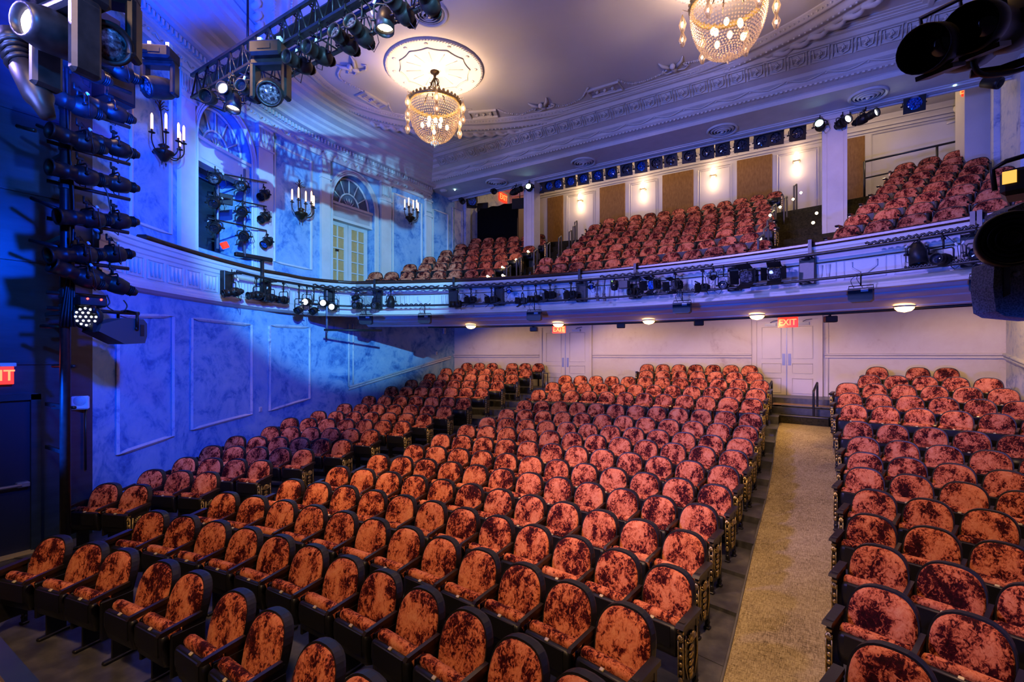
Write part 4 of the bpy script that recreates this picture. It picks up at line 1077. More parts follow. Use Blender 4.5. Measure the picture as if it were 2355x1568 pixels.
# ---- arches: fanlights, lintels, french door, dark niche
def fan(A, d, par_, solid):
    m_, h = (A[0] + A[1]) / 2, (A[1] - A[0]) / 2 - .015
    f = lambda q, r: WQ(m_ - h * r * cos(q), ZSP + RISE * .985 * r * sin(q), d)
    b = MB(); n = 24
    vs = [WQ(m_, ZSP, d - .03)] + [WQ(m_ - h * cos(pi * k / n), ZSP + RISE * .985 * sin(pi * k / n), d - .03) for k in range(n + 1)]
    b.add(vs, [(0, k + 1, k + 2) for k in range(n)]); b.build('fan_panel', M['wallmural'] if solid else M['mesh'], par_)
    b = MB()
    for r, w in ((.97, .035), (.48, .028)): b.tube([f(pi * k / n, r) for k in range(n + 1)], w, 5)
    for q in (.55, 1.1, pi / 2 + .0, pi - 1.1, pi - .55): b.tube([f(q, .5), f(q, .96)], .02, 5)
    for k in range(7): q = .35 + (pi - .7) * k / 6; b.tube([f(q, .08), f(q, .24), f(q, .34)], [.006, .022, .006], 5)
    b.build('fan_bars', M['plaster'], par_)
def lintel(A, d, par_, grille):
    z0, z1 = CZ + 4.12, ZSP; a, c = A[0] + .01, A[1] - .01
    b = MB(); n = 6
    def slab_(s0, s1, za, zb_, o0, o1):
        for k in range(n):
            x, y = s0 + (s1 - s0) * k / n, s0 + (s1 - s0) * (k + 1) / n
            b.add([WQ(x, za, o0), WQ(y, za, o0), WQ(y, zb_, o0), WQ(x, zb_, o0), WQ(x, za, o1), WQ(y, za, o1), WQ(y, zb_, o1), WQ(x, zb_, o1)], [(4, 5, 6, 7), (3, 7, 6, 2), (0, 1, 5, 4), (0, 4, 7, 3), (1, 2, 6, 5)])
    slab_(a, c, z0, z1 - .05, d, d + .22); slab_(a - .0, c, z1 - .05, z1 + .02, d, d + .28); slab_(a, c, z0 - .03, z0 + .01, d, d + .25)
    b.build('lintel_box', M['plaster'], par_)
    g = MB(); g.add([WQ(a + .1, z0 + .07, d + .225), WQ((a + c) / 2, z0 + .07, d + .225), WQ(c - .1, z0 + .07, d + .225), WQ(c - .1, z1 - .12, d + .225), WQ((a + c) / 2, z1 - .12, d + .225), WQ(a + .1, z1 - .12, d + .225)], [(0, 1, 4, 5), (1, 2, 3, 4)]); g.build('lintel_panel', M['grille'] if grille else M['plaster'], par_)
w1 = tag(bpy.data.objects.new('window_1', None), kind='structure'); COL.objects.link(w1); fan(A1, -.22, w1, True); lintel(A1, -.24, w1, False)
w2 = tag(bpy.data.objects.new('window_2', None), kind='structure'); COL.objects.link(w2); fan(A2, -.22, w2, False); lintel(A2, -.30, w2, True)
d4 = tag(bpy.data.objects.new('door_4', None), kind='structure'); COL.objects.link(d4)
zb, zt = SILL2, CZ + 4.12; mid = (A2[0] + A2[1]) / 2
fr = MB(); dd = -.27
def vq(b, s0, s1, z0, z1, o, th=.04): b.add([WQ(s0, z0, o - th), WQ(s1, z0, o - th), WQ(s1, z1, o - th), WQ(s0, z1, o - th), WQ(s0, z0, o), WQ(s1, z0, o), WQ(s1, z1, o), WQ(s0, z1, o)], [(4, 5, 6, 7), (0, 4, 7, 3), (1, 2, 6, 5), (3, 7, 6, 2), (0, 1, 5, 4)])
pn = MB()
for a, b in ((A2[0] + .04, mid - .01), (mid + .01, A2[1] - .04)):
    w = b - a; st = .13
    vq(fr, a, a + st, zb, zt, dd); vq(fr, b - st, b, zb, zt, dd); vq(fr, a, b, zt - .14, zt, dd); vq(fr, a, b, zb, zb + .35, dd)
    vq(fr, (a + b) / 2 - .018, (a + b) / 2 + .018, zb, zt, dd)
    for k in range(1, 6): z = zb + .35 + (zt - .14 - zb - .35) * k / 6; vq(fr, a, b, z - .016, z + .016, dd)
    vq(pn, a + .02, b - .02, zb + .1, zt - .05, dd - .03, .01)
fr.build('leaf_frame', M['plaster'], d4); pn.build('pane', M['warmpane'], d4)
sg = MB(); vq(sg, A2[0] + .33, A2[0] + .46, zb + 1.62, zb + 1.69, dd + .006, .005); sg.build('door_plate', M['black'], d4)
nb = MB(); vq(nb, A1[0] + .03, A1[1] - .03, SILL1, CZ + 4.15, -.86, .03); nb.build('dark_back', M['darkwall'], w1)
nb = MB()
for k in range(4): s = A1[0] + .2 + .4 * k; vq(nb, s, s + .06, SILL1, CZ + 4.1, -.80, .05)
nb.build('niche_frame', M['darkwall'], w1)
# ---- lamp ladder in the first arch
def AW(u, v, o): s, z = sz(u, v); return WQ(s, z, o)
for k, u in enumerate((491, 554)):
    pipe([AW(u, 590 if k else 572, .1), AW(u, 390, .1)], .03, 'ladder_post', ('left upright pipe of the lamp ladder in the arch', 'right upright pipe of the lamp ladder in the arch')[k], 'pipe', 'lamp ladder pipes', 'steel')
rows = ((420, 423), (474, 478), (528, 533))
for k, (v0, v1) in enumerate(rows):
    pipe([AW(462, v0 - 26, .16), AW(600, v1 - 2, .16)], .018, 'ladder_rung', '%s horizontal pipe of the lamp ladder in the arch' % ('top', 'middle', 'lowest')[k], 'pipe', 'lamp ladder pipes')
for k, (u, v, ln) in enumerate(((473, 412, 'glass'), (536, 430, 'warm'), (591, 450, 'dark'), (471, 468, 'dark'), (538, 488, 'dark'), (592, 501, 'dark'), (473, 524, 'dark'), (542, 544, 'dark'), (598, 558, 'blue'))):
    p = AW(u, v, .22); aim = Vector((.75, -.55, -.35)) if u < 560 else Vector((.35, -.75, -.55))
    ellipsoidal(p + Vector((0, 0, .24)), aim, 'short spotlight on the arch lamp ladder, %s row, %s lamp' % (('top', 'middle', 'bottom')[k // 3], ('left', 'centre', 'outer')[k % 3]), 'lamps on the arch ladder', .36, .095, .24, 'lensw' if False else ('glass' if ln == 'warm' else ln))
m = MB(); p = AW(572, 592, .15); m.box((p.x, p.y, p.z), (.12, .9, .1), bev=.02); m.build('cable_bundle_tray', M['black'], None, 'black cable bundle tied below the arch lamp ladder', 'cable tray')
m = MB(); p = AW(512, 564, .05); m.box(p, (.12, .12, .14), Matrix.Rotation(.5, 3, 'X'), bev=.01); m.build('red_box', M['exit'], None, 'small red box tilted on the sill of the arch', 'box')
m = MB(); p = AW(507, 459, .14); m.box(p, (.04, .26, .24), Matrix.Rotation(-.3, 3, 'Z'), bev=.01); m.build('dimmer_box', M['black'], None, 'flat dark box hung on the arch lamp ladder', 'box')
# ---- side lamp tower by the dark wall
XT = -8.25
def TX(u, v, dx=0): return at_X(u, v, XT + dx)
p = TX(150, 800); YT = p.y
tw = thing('lamp_tower', 'tall dark pipe tower standing along the dark side wall', 'lighting tower', (XT, YT, 0))
m = MB(); m.tube([(0, 0, .02), (0, 0, 9.0)], .055, 10); m.build('main_pole', M['blackmetal'], tw)
m = MB(); m.tube([(-.16, .02, 0), (-.16, .02, 9.0)], .03, 8); m.build('side_pole', M['blackmetal'], tw)
m = MB(); m.box((-.05, 0, .015), (.45, .35, .03), bev=.008); m.build('base_plate', M['blackmetal'], tw)
for z in (1.45, 2.05, 3.3, 4.3, 5.4, 6.4): m = MB(); m.box((-.4, .02, z), (.85, .035, .05)); m.build('wall_bracket', M['blackmetal'], tw)
m = MB()
for k in range(5): m.tube(catm3([(.05 + .02 * k, -.06 + .03 * k, 3.1), (.09 + RN.uniform(-.03, .05), .05, 4.5), (.05 + RN.uniform(-.02, .06), 0, 6), (.1, .05 * RN.uniform(-1, 1), 7.6)]), .016, 5)
m.build('cable_bundle', M['black'], tw)
tiers = ((190, 302, 215), (172, 299, 293), (162, 299, 378), (170, 299, 459), (170, 296, 535), (157, 296, 618), (180, 243, 683), (160, 320, 721))
TN = 'first second third fourth fifth sixth seventh eighth'.split()
for k, (u0, u1, v) in enumerate(tiers):
    b = TX(u1, v); pipe([(XT, YT - .18, b.z), (XT, b.y, b.z)], .026, 'cross_pipe', '%s cross pipe from the top of the side lamp tower' % TN[k], 'pipe', 'cross pipes of the lamp tower')
    c = MB(); c.box((0, 0, 0), (.12, .12, .14), bev=.02); o = c.build('pipe_clamp', M['blackmetal'], tw); o.location = (0, 0, b.z)
lamps = (((197, 160), (268, 160), .05), ((178, 243), (253, 256), .0), ((184, 325), (262, 338), .02), ((184, 402), (262, 421), -.05), ((200, 503), (262, 507), -.18), ((180, 586), (252, 585), -.22), ((186, 636), (259, 652), .35))
for k, (a, b, dz) in enumerate(lamps):
    for j, (u, v) in enumerate((a, b)):
        p = TX(u, v, .02 if j else .3)
        ellipsoidal(p + Vector((0, 0, .26)), Vector((.10 if j else .22, -1, dz)), 'black spotlight of the side lamp tower, %s tier from the top, %s' % (TN[k], ('stage side', 'house side')[j]), 'spotlights on the side tower', .62, .098, .26)
# colour-changing wash lamp, boxy effects lamp and hanging moving head
p = TX(205, 705, .15)
e = thing('led_wash_light', 'round wash lamp with white led dots low on the tower', 'stage light', p, 0)
m = MB(); m.box((0, 0, .06), (.30, .30, .13), bev=.02); m.build('base', M['fixture'], e)
for x in (-.03, .04): m = MB(); m.ball((.155, x * 2, .09), .014, 6, 4); m.build('status_light', M['redled'], e)
m = MB(); m.tube([(-.17, 0, -.10), (-.17, 0, -.02), (0, 0, .0), (.17, 0, -.02), (.17, 0, -.10)], .03, 6); m.build('yoke', M['fixture'], e)
A = trn(0, 0, -.13) @ align((.72, -.62, -.12)); m = MB(); m.M = A; m.lathe([(.001, -.14), (.11, -.12), (.16, 0), (.165, .08), (.14, .09)], 18); m.build('head', M['fixture'], e)
m = MB(); m.M = A; m.lathe([(.14, .075), (.001, .075)], 18); m.build('lens_plate', M['dark_in'], e)
m = MB(); m.M = A
for r, n in ((.11, 12), (.06, 6), (0, 1)):
    for k in range(n): m.ball((r * cos(2 * pi * k / n), r * sin(2 * pi * k / n), .08), .016, 6, 4)
m.build('led_dots', M['led'], e)
p = TX(272, 722, .1); rz = .25
e = thing('effects_projector', 'boxy dark teal projector hanging low beside the blue wall', 'stage light', p, rz)
m = MB(); m.prism([(-.34, -.26), (-.02, -.42), (.24, -.40), (.27, -.30), (.27, -.12), (.22, -.06), (-.02, -.06), (-.30, -.16)], -.17, .17, rotz(pi / 2)); m.build('housing', flat('teal_grey_case', (.03, .05, .06), .45), e)
m = MB(); m.box((0, -.34, -.21), (.20, .06, .12)); m.build('nozzle', M['dark_in'], e)
m = MB(); m.tube([(.19, .12, -.2), (.19, .12, .02), (0, .12, .05)], .02, 5); m.tube([(-.19, .12, -.2), (-.19, .12, .02), (0, .12, .05)], .02, 5); m.ball((.19, .12, -.2), .03, 8, 5, (.5, 1, 1)); m.build('yoke', M['fixture'], e)
m = MB(); m.box((.173, .20, -.22), (.01, .05, .16)); m.build('vent_slot', M['dark_in'], e)
a, b = TX(262, 104), TX(403, 129)
pipe([(XT, YT + .1, a.z + .12), (XT + .02, a.y, a.z), (XT, b.y, b.z)], .03, 'outrigger_pipe', 'long top outrigger pipe carrying the hanging moving head', 'pipe', 'cross pipes of the lamp tower')
q = TX(368, 140); moving_head((XT, q.y, b.z + .0), radians(38), 'moving head lamp hanging in front of the first sconce', 1.05, (-.5, -.75, -.35), 'glass')
# power supplies and boxes high on the tower
for k, (u, v, w, h, l) in enumerate(((232, 75, .35, .5, 'black loudspeaker box high behind the tower lamps'), (262, 205, .42, .42, 'flat black speaker box between the upper tower lamps'))):
    p = at_X(u, v, XT - .5); e = thing('speaker_box', l, 'speaker', p, .25, None); m = MB(); m.box((0, 0, 0), (.3, w, h), bev=.015); m.build('cabinet', M['black'], e)
    m = MB(); m.box((.155, 0, 0), (.012, w * .85, h * .85), bev=.004); m.build('grille', M['dark_in'], e)
    m = MB(); m.tube([(-.1, 0, h / 2), (-.1, 0, h / 2 + .25), (-.6, 0, h / 2 + .3)], .02, 6); m.build('bracket', M['blackmetal'], e)
# pipes stubs on the dark wall side
for k, (u0, v0, u1, v1) in enumerate(((85, 288, 146, 311), (40, 290, 80, 300), (72, 455, 140, 484), (68, 552, 140, 569), (95, 750, 140, 752))):
    a, b = at_X(u0, v0, XT - .3), at_X(u1, v1, XT - .08); pipe([a, b], .026, 'pipe_stub', 'short pipe stub on the stage side of the tower, %s from the top' % ORD[k + 1], 'pipe', 'pipe stubs of the lamp tower')
for k, pts in enumerate((((232, 418), (245, 440), (252, 470), (256, 492)), ((300, 338), (306, 350), (300, 362), (290, 372)), ((246, 678), (252, 695), (247, 705), (262, 715)), ((284, 690), (292, 702), (288, 712), (278, 715)), ((222, 100), (250, 112), (262, 125), (296, 110)))):
    cable([TX(u, v, .1) for u, v in pts], 'thin black cable hanging at the tower, %s' % ('beside the fourth tier lamps', 'beside the third tier lamp', 'below the seventh tier, stage side', 'below the seventh tier, house side', 'looped under the loudspeaker')[k], .009)
# two big moving heads close by, high at the stage edge
p = at_t(150, -60, 3.6)
e = moving_head(p, .2, 'close moving head with dazzling warm lens at upper left', 1.25, (.45, -.55, -.30), 'dark'); 
for o in list(e.children):
    if o.name.startswith(('head', 'lens')): bpy.data.objects.remove(o)
A = trn(*(at_t(120, 75, 3.55) - p)) @ align(Vector((.30, -.92, -.12)))
Rm = rotz(-.2)
h = MB(); h.M = Rm @ A; h.lathe([(.001, -.26), (.10, -.25), (.15, -.12), (.155, .06), (.13, .15), (.12, .19), (.10, .19), (.095, .12)], 18); h.build('head', M['fixture'], e)
h = MB(); h.M = Rm @ A; h.lathe([(.001, .165), (.05, .16), (.098, .13)], 16); h.build('lens', M['lenswarm'], e)
p = at_t(235, -75, 3.9)
e = moving_head(p, .9, 'close moving head with dark ribbed lens beside the dazzling one', 1.1, (.5, -.7, -.35), 'glass')
p = at_t(60, 160, 3.7)
e = thing('side_profile_lamp', 'long dark profile lamp pointing down beside the dazzling head', 'stage light', p, 0)
A = align((-.35, -.2, .85)); m = MB(); m.M = A; m.lathe([(.001, -.42), (.05, -.41), (.07, -.3), (.095, -.25), (.10, 0), (.085, .02), (.085, .2), (.1, .21), (.1, .3), (.001, .3)], 14); m.build('barrel', M['fixture'], e)
m = MB(); m.M = A
for k in range(4): m.lathe([(.09, .04 + .05 * k), (.115, .05 + .05 * k), (.09, .06 + .05 * k)], 14)
m.build('cooling_fins', M['fixture'], e)
m = MB(); m.tube([(.02, .1, .1), (.2, .25, .5), (.1, .3, .9)], .025, 6); m.build('hanger', M['fixture'], e)
# ---- lighting truss
YTR, ZTB = 4.25, 7.42
XL, XRt = -9.55, -2.0
tr_ = thing('lighting_truss', 'dark box truss crossing below the ceiling', 'truss', (XL, YTR, ZTB))
H, D = .40, .55; Lx = XRt - XL
for y, z, nm in ((0, 0, 'lower_chord'), (0, H, 'upper_chord'), (D, 0, 'lower_chord'), (D, H, 'upper_chord')):
    m = MB(); m.box((Lx / 2, y, z), (Lx, .05, .05 if z else .04)); m.build(nm, M['blackmetal'], tr_)
m = MB(); nseg = 20
for k in range(nseg):
    x0, x1 = Lx * k / nseg, Lx * (k + 1) / nseg; xm = (x0 + x1) / 2
    for y in (0, D): m.tube([(x0, y, 0), (xm, y, H), (x1, y, 0)], .015, 5); m.tube([(xm, y, 0), (xm, y, H)], .011, 5)
    m.tube([(x0, 0, H), (xm, D, H), (x1, 0, H)], .013, 5); m.tube([(x0, 0, 0), (x0, D, 0)], .013, 5)
m.build('web_bars', M['blackmetal'], tr_)
m = MB(); m.box((Lx / 2, D / 2, H - .04), (Lx, .30, .02)); m.build('cable_tray', M['blackmetal'], tr_)
m = MB()
for x in (1.35, 5.2): m.tube([(x, D / 2, H), (x, D / 2, ZCEIL - ZTB)], .02, 6)
m.build('hanging_rod', M['blackmetal'], tr_)
def TR(u, v): return at_Y(u, v, YTR)
tl_ = (('par', 482, 225, (.55, -.8, -.25), 'dark', 'round dark lamp at the outer end of the truss'),
       ('ell', 530, 217, (.55, -.8, -.10), 'warm', 'spotlight with lit warm lens near the truss end'),
       ('par', 538, 236, (.15, -.2, -1), 'warm', 'lamp with pale round lens pointing down from the truss'),
       ('ell', 577, 215, (.45, -.9, -.02), 'dark', 'short bronze spotlight beside the truss moving head'),
       ('ell', 692, 148, (.12, -1, -.12), 'dark', 'spotlight on the truss just beyond the moving head'),
       ('ell', 738, 127, (.12, -1, -.10), 'dark', 'spotlight on the truss, second beyond the moving head'),
       ('ell', 797, 98, (.2, -1, .02), 'glass', 'spotlight with bright lens rim, third beyond the moving head'),
       ('ell', 832, 80, (.25, -1, .06), 'glass', 'spotlight with cable loop, fourth beyond the moving head'),
       ('par', 886, 48, (.1, -.12, -1), 'warm', 'dark can lamp pointing straight down near the ceiling diffuser'),
       ('ell', 925, 26, (.15, -1, .1), 'dark', 'large spotlight at the top edge before the ceiling diffuser'),
       ('ell', 985, 2, (.2, -1, .1), 'warm', 'spotlight cut by the top edge beside the ceiling diffuser'))
for kind, u, v, aim, ln, lb in tl_:
    p = TR(u, v); dr = max(.22, min(.6, ZTB - p.z))
    (ellipsoidal if kind == 'ell' else par)(p + Vector((0, 0, dr)), Vector(aim), lb, 'lamps on the ceiling truss', *((.50, .095, dr) if kind == 'ell' else (.30, .115, dr)), lens=ln)
p = TR(637, 125); moving_head((p.x, p.y - .1, ZTB - .02), radians(28), 'large moving head with glassy lens below the truss', 1.25, (.35, -.75, -.55), 'glass')
# ---- balcony front lamp pipes
def fpos(u, z, off=.42):
    best = None
    for i in range(len(FP) - 1):
        (p, n), (q, n2) = FP[i], FP[i + 1]; a = (p[0] + n.x * off, p[1] + n.y * off, z); b = (q[0] + n2.x * off, q[1] + n2.y * off, z)
        if a[1] < 4: continue
        ua, ub = uvt(a)[0], uvt(b)[0]
        if ua <= u <= ub: k = (u - ua) / (ub - ua); return Vector(a).lerp(Vector(b), k), n.lerp(n2, k).normalized()
    p, n = FP[-1]; return Vector((p[0] + n.x * off, p[1] + n.y * off, z)), n
def fz(u, v, off=.42):
    p, n = fpos(u, 4.5, off); return CZ + (HY - v) * uvt(p)[2] / F
def fpipe(u0, u1, z, r, off, name, label, wob=0):
    n = 60; pts = []
    for k in range(n + 1): q = fpos(u0 + (u1 - u0) * k / n, z, off)[0]; q.z += wob * sin(k * 1.7) ; pts.append(q)
    return pipe(pts, r, name, label, 'pipe', 'pipes along the balcony front')
ZU, ZL_ = 4.56, 4.10
fpipe(545, 2345, ZU, .032, .42, 'lamp_pipe', 'upper long dark lamp pipe curving along the balcony front')
fpipe(690, 2345, ZL_, .026, .42, 'lamp_pipe', 'lower long dark pipe curving along the balcony front')
for k, (u0, u1) in enumerate(((720, 1010), (1020, 1280), (1380, 1640), (1990, 2250))):
    fpipe(u0, u1, ZU + .05, .02, .43, 'cable_bundle', 'black cable bundle taped along the upper balcony pipe, %s from the left' % ORD[k + 1], .02)
    fpipe(u0 + 90, u1 - 20, ZL_ + .03, .014, .43, 'cable_bundle', 'black cable bundle on the lower balcony pipe, %s from the left' % ORD[k + 1], .02)
for k, u in enumerate((515, 606, 757, 870, 1045, 1150, 1340, 1462, 1692, 1860, 2240)):
    p, n = fpos(u, 4.3, .02); rz = atan2(n.x, -n.y)
    e = thing('pipe_bracket', 'dark boxed bracket holding the balcony pipes, %s from the left' % ORD[k + 1], 'bracket', (p.x, p.y, 4.3), rz, 'brackets on the balcony front')
    m = MB(); m.box((0, -.06, .03), (.26, .12, .52), bev=.01); m.build('back_box', M['blackmetal'], e)
    m = MB(); m.box((0, -.22, .24), (.09, .36, .05)); m.box((0, -.22, -.20), (.07, .36, .04)); m.build('arm', M['blackmetal'], e)
for k, u in enumerate((863, 1045, 1334, 1462, 1865, 2240, 2256)):
    p, n = fpos(u, 4.7, .1); rz = atan2(n.x, -n.y); e = thing('rail_hook', 'black steel hook over the balcony rail, %s from the left' % ORD[k + 1], 'hook', (p.x, p.y, ZR), rz, 'hooks over the balcony rail')
    m = MB(); m.box((0, .08, .02), (.06, .30, .025)); m.box((0, -.06, -.13), (.06, .025, .32)); m.tube([(0, -.06, -.28), (0, -.32, -.30)], .016, 5); m.build('strap', M['blackmetal'], e)
p, n = fpos(603, 4.8, .1); m = MB(); m.tube([(p.x, p.y, 4.1), (p.x, p.y, 5.02), (p.x - .4, p.y + .2, 5.06)], .045, 8); m.build('cable_riser', M['blackmetal'], None, 'thick dark cable riser joining arch ladder and balcony pipe', 'pipe')
p, n = fpos(752, 4.0, .42); m = MB(); m.tube([(p.x, p.y, 4.5), (p.x, p.y, 3.35)], .026, 8); m.build('drop_pipe', M['steel'], None, 'bright vertical drop pipe below the lit balcony lamps', 'pipe')
a, _ = fpos(745, 3.42, .42); b, _ = fpos(878, 3.44, .1); m = MB(); m.tube([a, a.lerp(b, .5), b], .03, 8); m.build('drop_boom', M['blackmetal'], None, 'dark horizontal pipe at the foot of the drop pipe', 'pipe')
fx = (('e', 537, 672, (-.1, -.85, -.2), 'glass', .42), ('e', 590, 679, (.1, -.9, -.15), 'glass', .42), ('e', 622, 685, (.2, -.9, -.1), 'glass', .42), ('e', 652, 690, (.3, -.9, -.05), 'dark', .36),
      ('p', 688, 712, (.5, -.85, -.4), 'dark', .26), ('e', 706, 694, (.62, -.78, -.10), 'lit', .36), ('p', 722, 714, (.5, -.85, -.4), 'dark', .26), ('e', 746, 697, (.65, -.76, -.06), 'lit', .36), ('e', 766, 706, (.62, -.78, -.06), 'lit', .36),
      ('p', 818, 685, (-.4, -.9, -.3), 'dark', .2), ('e', 824, 703, (.2, -.95, -.05), 'glass', .36), ('e', 866, 703, (.3, -.95, -.05), 'glass', .36), ('p', 899, 694, (.05, -.12, -1), 'dark', .30),
      ('e', 1052, 699, (-.75, -.65, -.05), 'dark', .40), ('f', 1083, 690, (-.75, -.65, -.1), 'dark', .11), ('f', 1130, 690, (-.8, -.6, -.1), 'dark', .11), ('p', 1171, 670, (.3, -.9, -.2), 'blue', .16), ('f', 1202, 692, (-.98, -.25, 0), 'dark', .10), ('e', 1232, 687, (-.75, -.65, -.05), 'dark', .40),
      ('f', 1265, 679, (-.75, -.6, -.1), 'dark', .11), ('f', 1313, 678, (-.85, -.5, -.1), 'dark', .11), ('p', 1358, 660, (.6, -.7, -.1), 'blue', .16), ('e', 1463, 671, (-.6, -.8, -.05), 'dark', .38), ('f', 1502, 655, (-.45, -.85, -.1), 'blue', .13), ('f', 1553, 656, (-.55, -.8, -.1), 'glass', .12),
      ('f', 1616, 662, (-.98, -.25, 0), 'dark', .10), ('p', 1641, 637, (-.2, -.9, -.5), 'dark', .14), ('p', 1664, 656, (-.05, -.95, -.05), 'glass', .24), ('f', 1720, 636, (-.3, -.95, -.1), 'glass', .16), ('f', 1782, 629, (-.05, -1, -.1), 'glass', .14),
      ('p', 2111, 585, (.05, -.15, -1), 'dark', .34), ('e', 2170, 598, (-.55, -.8, .02), 'dark', .42), ('p', 2245, 585, (-.2, -.95, .05), 'glass', .24))
KIND = {'e': 'spotlight', 'p': 'can lamp', 'f': 'barn door lamp'}; cnt = {}
for kind, u, v, aim, ln, L in fx:
    cnt[kind] = cnt.get(kind, 0) + 1; z = fz(u, v); p, n = fpos(u, z); dr = max(.14, ZU - z)
    lb = 'black %s on the balcony front pipe, %s %s from the left' % (KIND[kind], ORD[cnt[kind]] if cnt[kind] < 21 else '', KIND[kind])
    if ln == 'lit': lb = ('dazzling white spotlight, first of three on the balcony front', 'white glowing spotlight, second of three on the balcony front', 'white glowing spotlight by the drop pipe, lowest of three')[(u > 710) + (u > 750)]
    g = 'lamps on the balcony front pipe'; P = p + Vector((0, 0, dr))
    if kind == 'e': ellipsoidal(P, Vector(aim), lb, g, L, .085, dr, ln)
    elif kind == 'p': par(P, Vector(aim), lb, g, L, L * .36, dr, ln)
    else: fresnel(P, Vector(aim), lb, g, L, dr, ln, (1, 1, 1, 1))
z = fz(1413, 655); p, n = fpos(1413, z)      # small pan-tilt camera
e = thing('pan_tilt_camera', 'small dark dome camera with green light on the balcony front', 'camera', (p.x, p.y, z), .3)
m = MB(); m.lathe([(.001, -.14), (.07, -.12), (.09, -.04), (.09, .1), (.001, .1)], 14); m.build('body', M['black'], e); m = MB(); m.M = trn(0, -.08, -.03); m.ball((0, 0, 0), .045, 8, 6); m.build('lens', M['lensdark'], e); m = MB(); m.ball((-.05, -.07, .08), .012, 6, 4); m.build('status_light', flat('green_led', (.2, 1, .1), .4, emit=(.2, 1, .1), es=8), e); m = MB(); m.tube([(0, 0, .1), (0, 0, ZU - z)], .02, 6); m.build('stem', M['black'], e)
z = fz(1434, 655); p, n = fpos(1436, z); m = MB(); m.box(p, (.22, .2, .18), bev=.01); m.tube([p, p + Vector((0, 0, ZU - z))], .012, 5); m.build('small_monitor', M['black'], None, 'small black box hung beside the dome camera', 'box')
for k, u in enumerate((1373, 1389)):
    z = fz(u, 682); p, n = fpos(u, z); m = MB(); m.tube([(p.x, p.y, ZL_), (p.x, p.y, z + .12), (p.x + .03, p.y, ZU)], .012, 5); m.box((p.x, p.y, z), (.07, .06, .05)); m.box((p.x + .02, p.y, z - .08), (.06, .05, .05)); m.box((p.x, p.y, z + .06), (.05, .07, .03)); m.build('spare_clamp', M['blackmetal'], None, ('left one of two spare clamps on the balcony pipes', 'right one of two spare clamps on the balcony pipes')[k], 'clamp', 'spare clamps on the balcony pipes')
# black boxes slung below the balcony pipes
for k, (u, v, w) in enumerate(((842, 735, .34), (977, 733, .34), (1229, 726, .36), (1569, 707, .36), (1980, 677, .34), (2268, 651, .34))):
    z = fz(u, v, .45); p, n = fpos(u, z, .45); rz = atan2(n.x, -n.y) + .15
    e = thing('slung_speaker', 'small black speaker box slung below the balcony pipe, %s from the left' % ORD[k + 1], 'speaker', (p.x, p.y, z), rz, 'speakers slung below the balcony front')
    m = MB(); m.prism([(-w / 2, -.1), (-w / 2 + .04, -.13), (w / 2 - .04, -.13), (w / 2, -.1), (w / 2, .1), (-w / 2, .1)], -.11, .11); m.build('cabinet', M['fixture'], e)
    m = MB(); m.box((w * .18, -.114, .055), (.10, .01, .045)); m.build('label_plate', M['white'], e)
    m = MB(); m.tube([(-w / 2, 0, .05), (-w / 2, 0, .15), (w / 2, 0, .15), (w / 2, 0, .05)], .010, 5); m.tube([(0, 0, .15), (0, 0, max(.2, ZL_ - z))], .012, 5); m.build('bracket', M['fixture'], e)
    m = MB(); m.tube(catm3([(-.1, .02, .12), (-.14, .0, .25), (-.05, .0, max(.2, ZL_ - z))]), .006, 4); m.tube(catm3([(.02, .02, .12), (-.06, .0, .28), (.02, .0, max(.2, ZL_ - z))]), .006, 4); m.build('cable', M['black'], e)
# ---- lit domes, rear pipe and speakers under the balcony
rp = 15.1
for k, (u, v) in enumerate(((1083, 746), (1284, 740), (1492, 733), (1741, 719), (2080, 699))):
    p = at_arc(u, v, BC, RF + .95); e = thing('dome_lamp', 'glowing glass dome lamp under the balcony, %s from the left' % ORD[k + 1], 'ceiling lamp', (p.x, p.y, 3.64), 0, 'glowing dome lamps under the balcony')
    m = MB(); m.lathe([(.16, 0), (.165, -.02), (.15, -.03)], 16); m.build('collar', M['plate'], e)
    m = MB(); m.lathe([(.15, -.025), (.14, -.06), (.10, -.10), (.001, -.125)], 16); m.build('glass_dome', M['dome'], e)
pts = [at_arc(u, HY, BC, RF + 1.25) for u in range(985, 2291, 45)]
pts = [Vector((q.x, q.y, 3.60)) for q in pts]
pipe(pts, .03, 'rear_pipe', 'long dark pipe hung just behind the balcony lip', 'pipe', 'pipes along the balcony front')
for k, (u, v) in enumerate(((1228, 757), (1428, 749), (1607, 743), (1910, 734))):
    p = at_arc(u, v, BC, RF + 1.27); e = thing('small_speaker', 'small dark speaker under the rear pipe, %s from the left' % ORD[k + 1], 'speaker', p, .3, 'small speakers under the rear pipe')
    m = MB(); m.box((0, 0, 0), (.22, .16, .13), bev=.015); m.build('cabinet', M['fixture'], e); m = MB(); m.tube([(0, 0, .06), (0, 0, 3.62 - p.z)], .014, 5); m.tube([(-.05, 0, .06), (.03, 0, .12)], .01, 5); m.build('bracket', M['fixture'], e)
    m = MB(); m.box((0, -.083, 0), (.19, .01, .10)); m.build('grille', M['dark_in'], e)
